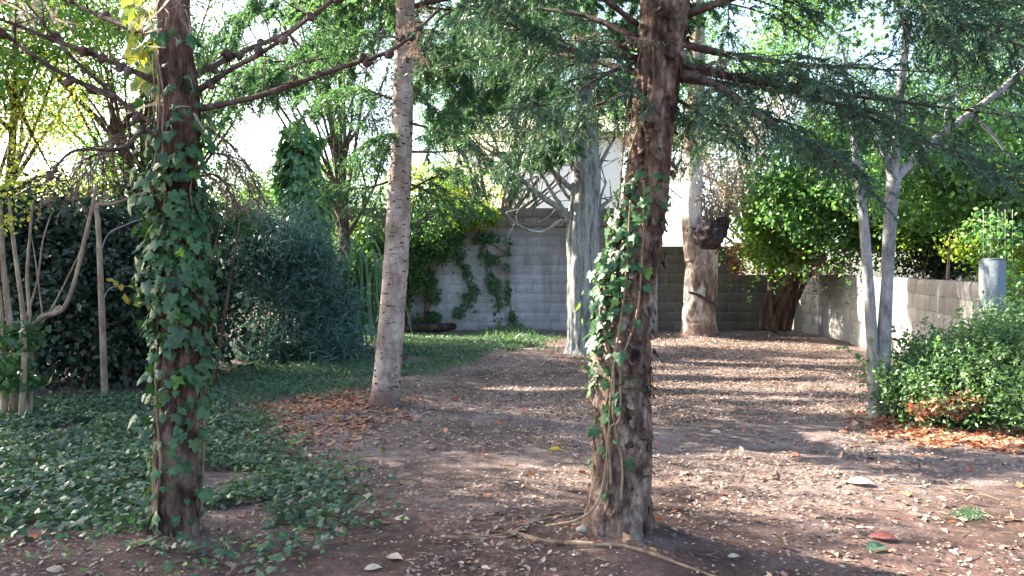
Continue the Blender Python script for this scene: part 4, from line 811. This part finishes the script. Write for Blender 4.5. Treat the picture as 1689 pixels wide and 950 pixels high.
# ------------------------------------------------------------------ background trees beyond the walls
rng = np.random.default_rng(111)
BT = [('shade_tree', 'unseen broad evergreen tree added outside the left edge to shade the yard', [(-8.4, 8.5, 5.4, 1.9, 2.0, 1.6), (-8.8, 11.5, 5.8, 2.0, 1.8, 1.6), (-7.8, 6.3, 4.8, 1.5, 1.8, 1.6), (-6.3, 5.2, 4.2, 1.2, 1.4, 1.3), (-7.6, 8.5, 4.0, 1.2, 1.6, 1.0)], 36000, .12, M_SHRUB, -.35, (-330, 9.0), .2, .7),  # crown put in out of view to block sun from the near ground
      ('feathery_tree', 'tall blue green feathery tree filling the sky between the two left trunks', [PB(480, 90, 15, 110, 1.3, 110), PB(580, 120, 15, 90, 1.2, 120), PB(560, 10, 15.5, 160, 1.5, 90), PB(420, 30, 15, 90, 1.2, 90), PB(590, 230, 14.5, 55, .9, 60), PB(480, -140, 15, 120, 1.6, 80)], 66000, .08, M_TEAL, -.2, (560, 14.8), .16, .45),
      ('evergreen_tree', 'dark green tree high behind the centre of the back wall', [PB(760, 120, 18.5, 110, 1.5, 110), PB(880, 90, 18.5, 120, 1.5, 110), PB(760, 240, 18, 70, 1.2, 60), PB(960, 130, 19, 90, 1.5, 110), PB(880, 215, 18, 110, 1, 32), PB(1060, 230, 18, 50, 1, 60)], 42000, .095, M_TEAL, -.12, (800, 18.5), .2, .5),
      ('yellow_tree', 'sunlit yellow green tree at the upper left edge', [PB(20, 160, 12, 110, 1.4, 90), PB(130, 40, 12.5, 110, 1.4, 90), PB(40, 300, 12, 120, 1, 35), PB(-80, 60, 12, 120, 1.4, 160)], 13000, .065, M_YELLG, .12, (-30, 12.5), .14, .8),
      ('green_tree', 'sunlit green tree behind the front left trunk', [PB(120, -80, 14, 160, 1.5, 110), PB(340, -120, 14, 160, 1.6, 110), PB(200, 10, 14, 120, 1.5, 60), PB(370, 60, 14.5, 80, 1.4, 80), PB(220, 270, 14, 90, 1, 60), PB(90, 330, 14, 100, 1, 35), PB(250, 90, 13, 130, 1.3, 60), PB(420, 120, 13.5, 90, 1.2, 60), PB(60, 40, 13, 120, 1.3, 60), PB(300, 200, 15, 100, 1, 60), PB(150, 180, 15, 110, 1, 60), PB(390, 300, 15, 50, 1, 50)], 70000, .07, M_CANOPYB, -.12, (240, 14.3), .12, .8),
      ('acacia_tree', 'loose olive green tree between the ivy column and the pale trunk', [PB(570, 320, 18, 70, 1.2, 60), PB(620, 370, 18, 60, 1, 40), PB(430, 340, 18, 60, 1, 30), PB(560, 400, 17.5, 40, .6, 40)], 16000, .09, M_CANOPYB, -.1, (585, 18), .1, .7),
      ('lime_tree', 'pale yellow green tree glowing over the back wall by the cypress limbs', [PB(780, 310, 20, 60, 1, 35), PB(700, 310, 20, 60, 1, 40)], 5000, .11, M_BRIGHT, .05, (740, 20), .1, .8),
      ('olive_tree', 'pale sunlit tree beyond the brown wall behind the pollard', [PB(1200, 220, 21, 80, 1.5, 60), PB(1120, 260, 21, 50, 1, 50), PB(1280, 180, 21, 90, 1.5, 50), PB(1230, 300, 20.5, 50, 1, 50)], 9000, .1, M_PALEDRY, .15, (1230, 21), .12, .8),
      ('broad_tree', 'dense green tree filling the upper right beyond the right wall', [PB(1420, 200, 15, 100, 1.5, 50), PB(1600, 160, 14, 130, 1.5, 90), PB(1620, 50, 15, 90, 1.5, 50), PB(1700, 60, 13, 110, 1.5, 110)], 36000, .085, M_TEAL, -.15, (1560, 14.5), .15, .6),
      ('tall_tree', 'thin crowned tree against the white sky right of the centre trunk', [PB(1250, 50, 24, 120, 2, 70), PB(1400, 30, 24, 130, 2, 60), PB(1350, 110, 23, 120, 2, 40)], 9000, .13, M_CANOPY, .3, (1330, 24), .14, .6)]
for nm, lb, blobs, n_, sz, mt, gap, (tx, td), tr_, wd_ in BT:
    base = np.array([(tx - CX) / F * td, td, float(g(td))]); o = thing(nm, lb, 'tree', base)
    cz = np.mean([b[:3] for b in blobs], axis=0); k = MB()
    c = k.tube([base, base + [rng.normal() * .2, 0, 1.6], (base + cz) / 2 + rng.normal(size=3) * .2, cz + [0, 0, .8]], [tr_, tr_ * .8, tr_ * .6, tr_ * .2], n=50, seg=10, amp=.15)
    k.build('trunk', M_DEAD if mt is not M_PALEDRY else M_TAN, o)
    k = MB()
    for b in blobs:
        for _ in range(5):
            s = c[int(rng.integers(15, 45))]; e_ = np.array(b[:3]) + rng.normal(size=3) * np.array(b[3:]) * .5
            q = k.tube([s, (s + e_) / 2 + rng.normal(size=3) * .2, e_], [.045, .025, .006], n=14, seg=5, amp=.2, cap=False)
            for _ in range(4):
                j = int(rng.integers(5, 14)); d = rand_dirs(rng, 1)[0] * rng.uniform(.3, .8); k.tube([q[j], q[j] + d * .5, q[j] + d + [0, 0, -.1]], [.012, .008, .003], n=6, seg=4, cap=False)
    k.build('limbs', M_DEAD, o, kind='stuff')
    foliage(rng, blobs, n_, sz, mt, o, gap=gap, gs=1.5, clump=.17, wid=wd_, kind='stuff', droop=-.6)

# ------------------------------------------------------------------ ground cover and litter
rng = np.random.default_rng(121)
def scatter_px(n_, poly, jitter=0):
    """random ground points whose picture position falls in a polygon (uniform on the ground)"""
    Q = np.array([G(*p)[:2] for p in poly]); lo, hi = Q.min(0), Q.max(0); out = []
    tot = 0
    while tot < n_:
        p = rng.uniform(lo, hi, (n_ * 2, 2)); ins = np.zeros(len(p), bool)
        for a, b in zip(Q, np.roll(Q, -1, 0)):
            c_ = ((a[1] > p[:, 1]) != (b[1] > p[:, 1])) & (p[:, 0] < (b[0] - a[0]) * (p[:, 1] - a[1]) / (b[1] - a[1] + 1e-9) + a[0]); ins ^= c_
        out.append(p[ins]); tot += ins.sum()
    p = np.concatenate(out)[:n_]
    if jitter: p = p + rng.normal(size=p.shape) * jitter
    return np.c_[p, gz(p[:, 0], p[:, 1])]
def ground_stuff(name, label, p, mat, tmpl, size, h=(0, 0), up=1.6, tipup=0, wid=None, thin=None):
    if thin is not None: p = p[vn(p * [1, 1, 0], thin[0], thin[1]) + .5 * vn(p * [1, 1, 0], thin[0] * 3, 7) > thin[2]]
    m_ = len(p); p = p + np.c_[np.zeros((m_, 2)), rng.uniform(*h, m_)]
    tip = rand_dirs(rng, m_); tip[:, 2] = tip[:, 2] * .35 + tipup; nor = nrm(rng.normal(size=(m_, 3)) * .5 + [0, 0, up])
    mb = MB(); mb.leaves(tmpl, p, nrm(tip), nor, rng.uniform(*size, m_), wid=wid); o = mb.build(name, mat, smooth=False); o['kind'] = 'stuff'; o['label'] = label; o['category'] = 'ground cover'; return o
pg = [(-60, 668), (200, 655), (360, 650), (420, 700), (470, 760), (540, 800), (560, 850), (480, 905), (330, 925), (240, 880), (120, 870), (-80, 905)]
p = scatter_px(24000, pg, .2); ground_stuff('ground_ivy', 'low dark ivy carpeting the ground at lower left', p, M_GCOVER, T_IVY, (.018, .05), (.01, .09), up=.9, tipup=-.1, thin=(1.6, 4, -.6))
p = scatter_px(4500, pg, .35); ground_stuff('weeds', 'small leafy weeds among the ivy', p, M_SHRUB, T_LEAF, (.02, .045), (.01, .07), up=.8, tipup=.3, thin=(2.0, 9, 0))
pg2 = [(380, 640), (420, 585), (560, 560), (690, 555), (860, 552), (905, 560), (850, 580), (720, 605), (600, 640), (450, 655)]
p = scatter_px(52000, pg2, .3); ground_stuff('grass', 'short green grass strip in front of the back wall', p, M_GRASS, T_BLADE, (.05, .12), (0, .02), up=.1, tipup=.9, wid=np.full(1, .12), thin=(1.2, 3, -.3))
p = scatter_px(9000, pg2, .1); ground_stuff('clover', 'round leaved weeds through the grass strip', p, M_GRASS, T_FOLD, (.035, .07), (.03, .09), thin=(1.5, 12, -.3))
p = scatter_px(2500, [(800, 562), (810, 548), (860, 546), (885, 560), (850, 568)], .05); ground_stuff('weed_clump', 'taller weed clump at the foot of the blue grey wall', p, M_GRASS, T_BLADE, (.1, .22), (0, .03), up=.1, tipup=.8, wid=np.full(1, .14))
p = scatter_px(500, [(1570, 838), (1600, 828), (1625, 840), (1600, 848)], .02); ground_stuff('grass_tuft', 'small bright green tuft of grass on bare soil at lower right', p, M_GRASS, T_BLADE, (.015, .035), (0, .01), up=.1, tipup=.7, wid=np.full(1, .14))
allp = [(-100, 975), (-60, 700), (380, 640), (620, 560), (1000, 548), (1300, 548), (1420, 590), (1480, 690), (1800, 740), (1800, 975)]
p = scatter_px(60000, allp); ground_stuff('leaf_litter', 'fine brown and beige leaf litter over the soil', p, M_LITTER, T_FOLD, (.014, .036), (.002, .012), thin=(1.3, 5, -.1))
p = scatter_px(34000, [(900, 600), (1000, 548), (1310, 548), (1440, 600), (1460, 690), (1000, 700), (650, 680)]); ground_stuff('far_leaf_litter', 'drift of dry leaves toward the back walls', p, M_LITTER, T_FOLD, (.02, .042), (.002, .015))
pn = [(-100, 975), (-60, 890), (300, 900), (560, 760), (700, 680), (1400, 690), (1800, 760), (1800, 975)]
p = scatter_px(1700, pn); ground_stuff('leaf_crumbs', 'tiny bleached crumbs of leaf on the near soil', p, M_WHITE, T_FOLD, (.008, .028), (.002, .01), thin=(1.4, 15, 0))
p = scatter_px(3200, pn); ground_stuff('curled_leaves', 'curled tan and brown dead leaves on the near soil', p, M_LITTER, T_LEAF, (.03, .065), (.002, .015), up=.9, wid=np.full(1, .65), thin=(1.6, 25, .05))
p = scatter_px(3300, [(400, 720), (430, 655), (560, 640), (620, 680), (540, 710), (440, 735)], .38); ground_stuff('orange_leaf_drift', 'drift of orange leaves left of the pale trunk', p, M_ORANGE, T_MAPLE, (.025, .06), (.003, .012), up=2.5, thin=(1.6, 2, -.25))
p = scatter_px(4600, [(1470, 690), (1560, 690), (1720, 720), (1720, 770), (1580, 735), (1480, 712)], .2); ground_stuff('red_leaf_drift', 'drift of sunlit orange red leaves along the foot of the bush', p, M_ORANGE, T_MAPLE, (.025, .065), (.003, .012), up=2.5, thin=(2, 2, -.3))
p = scatter_px(520, allp, .0); ground_stuff('scattered_orange_leaves', 'single orange leaves dotted over the soil', p, M_ORANGE, T_MAPLE, (.03, .06), (.004, .02), up=1.2)
p = scatter_px(420, allp); ground_stuff('broad_dead_leaves', 'broad tan dead leaves lying flat on the soil', p, M_TANLEAF, T_LEAF, (.05, .1), (.004, .015), up=2.2, wid=None)
# twigs
mb = MB()
for q in scatter_px(420, pn):
    a = rng.uniform(0, math.pi); l = rng.uniform(.03, .16); d = np.array([math.cos(a), math.sin(a), 0]) * l; z = [0, 0, .006]
    mb.tube([q + z, q + d * .5 + z + rng.normal(size=3) * .008, q + d + z], [.0025, .002, .001], n=5, seg=4, cap=False)
o = mb.build('fallen_twigs', M_VINE); o['kind'] = 'stuff'; o['label'] = 'small broken twigs strewn on the near soil'; o['category'] = 'twigs'
# notable single pieces
for nm, (x, y), s, mat, tm, lb in (
    ('fallen_leaf', (650, 857), .085, M_WHITE, T_LEAF, 'slender bleached leaf on dark soil left of the root loop'),
    ('fallen_leaf', (637, 925), .09, M_WHITE, T_LEAF, 'broad whitish leaf near the bottom edge left of centre'),
    ('fallen_leaf', (600, 944), .08, M_WHITE, T_LEAF, 'pale leaf cut by the bottom edge'),
    ('fallen_leaf', (565, 873), .06, M_ORANGE, T_MAPLE, 'lobed salmon orange leaf at the edge of the ground ivy'),
    ('fallen_leaf', (1433, 886), .13, M_RED, T_LEAF, 'large red leaf lying on soil at lower right'),
    ('fallen_leaf', (1395, 790), .17, M_WHITE, T_LEAF, 'large curled pale leaf sunlit right of the centre trunk'),
    ('fallen_leaf', (1430, 910), .13, M_GRASS, T_LEAF, 'grey green leaf tucked just below the large red leaf'),
    ('fallen_leaf', (1520, 842), .08, M_LITTER, T_LEAF, 'brown leaf left of the small grass tuft'),
    ('fallen_leaf', (110, 870), .09, M_WHITE, T_LEAF, 'bleached leaf at the lower rim of the ivy bed'),
    ('fallen_leaf', (380, 705), .09, M_YELL, T_MAPLE, 'yellow leaf right of the front left trunk'),
    ('fallen_leaf', (495, 785), .08, M_YELL, T_MAPLE, 'yellow orange leaf on the right rim of the ground ivy'),
    ('fallen_leaf', (215, 912), .07, M_ORANGE, T_MAPLE, 'rusty leaf below left of the ivy wrapped trunk'),
    ('fallen_leaf', (412, 905), .06, M_YELL, T_LEAF, 'small yellow leaf right of the ivy wrapped trunk foot'),
    ('fallen_leaf', (905, 745), .1, M_YELL, T_LEAF, 'yellow leaf left of the centre right trunk'),
    ('pebble', (962, 897), .04, M_WHITE, None, 'pale bluish stone at the foot of the centre right trunk'),
    ('fallen_leaf', (1200, 922), .06, M_WHITE, T_LEAF, 'bleached leaf right of the long surface root')):
    q = G(x, y); q[2] = float(gz(q[0], q[1])) + .012; mb = MB()
    if tm is None: mb.tube([q - [.035, 0, 0], q, q + [.035, 0, .003]], [.008, .024, .008], n=8, seg=10, amp=.3, fr=6)
    else:
        a = rng.uniform(-.5, .5) + (0 if rng.random() < .5 else math.pi); d = np.array([[math.cos(a), math.sin(a), .12]])
        v = (tm[0] * [1, 1, 1.3], tm[1]); mb.leaves(v, q[None], nrm(d), np.array([[0, -.25, 1.]]), s)
    tag(mb.build(nm, mat, smooth=False), lb, 'leaf' if tm is not None else 'stone')
rr_ = thing('dry_stick', 'thin pale dry stick lying at the lower left of the bottom edge', 'stick', G(400, 930))
k = MB(); k.tube([G(x, y) + [0, 0, .012] for x, y in ((365, 962), (395, 935), (430, 912), (437, 903))], [.005, .004, .002], n=20, seg=6, amp=.2); k.build('stick', M_VINE, rr_)
print('TRIS', sum(sum(len(p_.vertices) - 2 for p_ in m.polygons) if len(m.polygons) < 3000 else int(len(m.loops) - 2 * len(m.polygons)) for m in bpy.data.meshes))
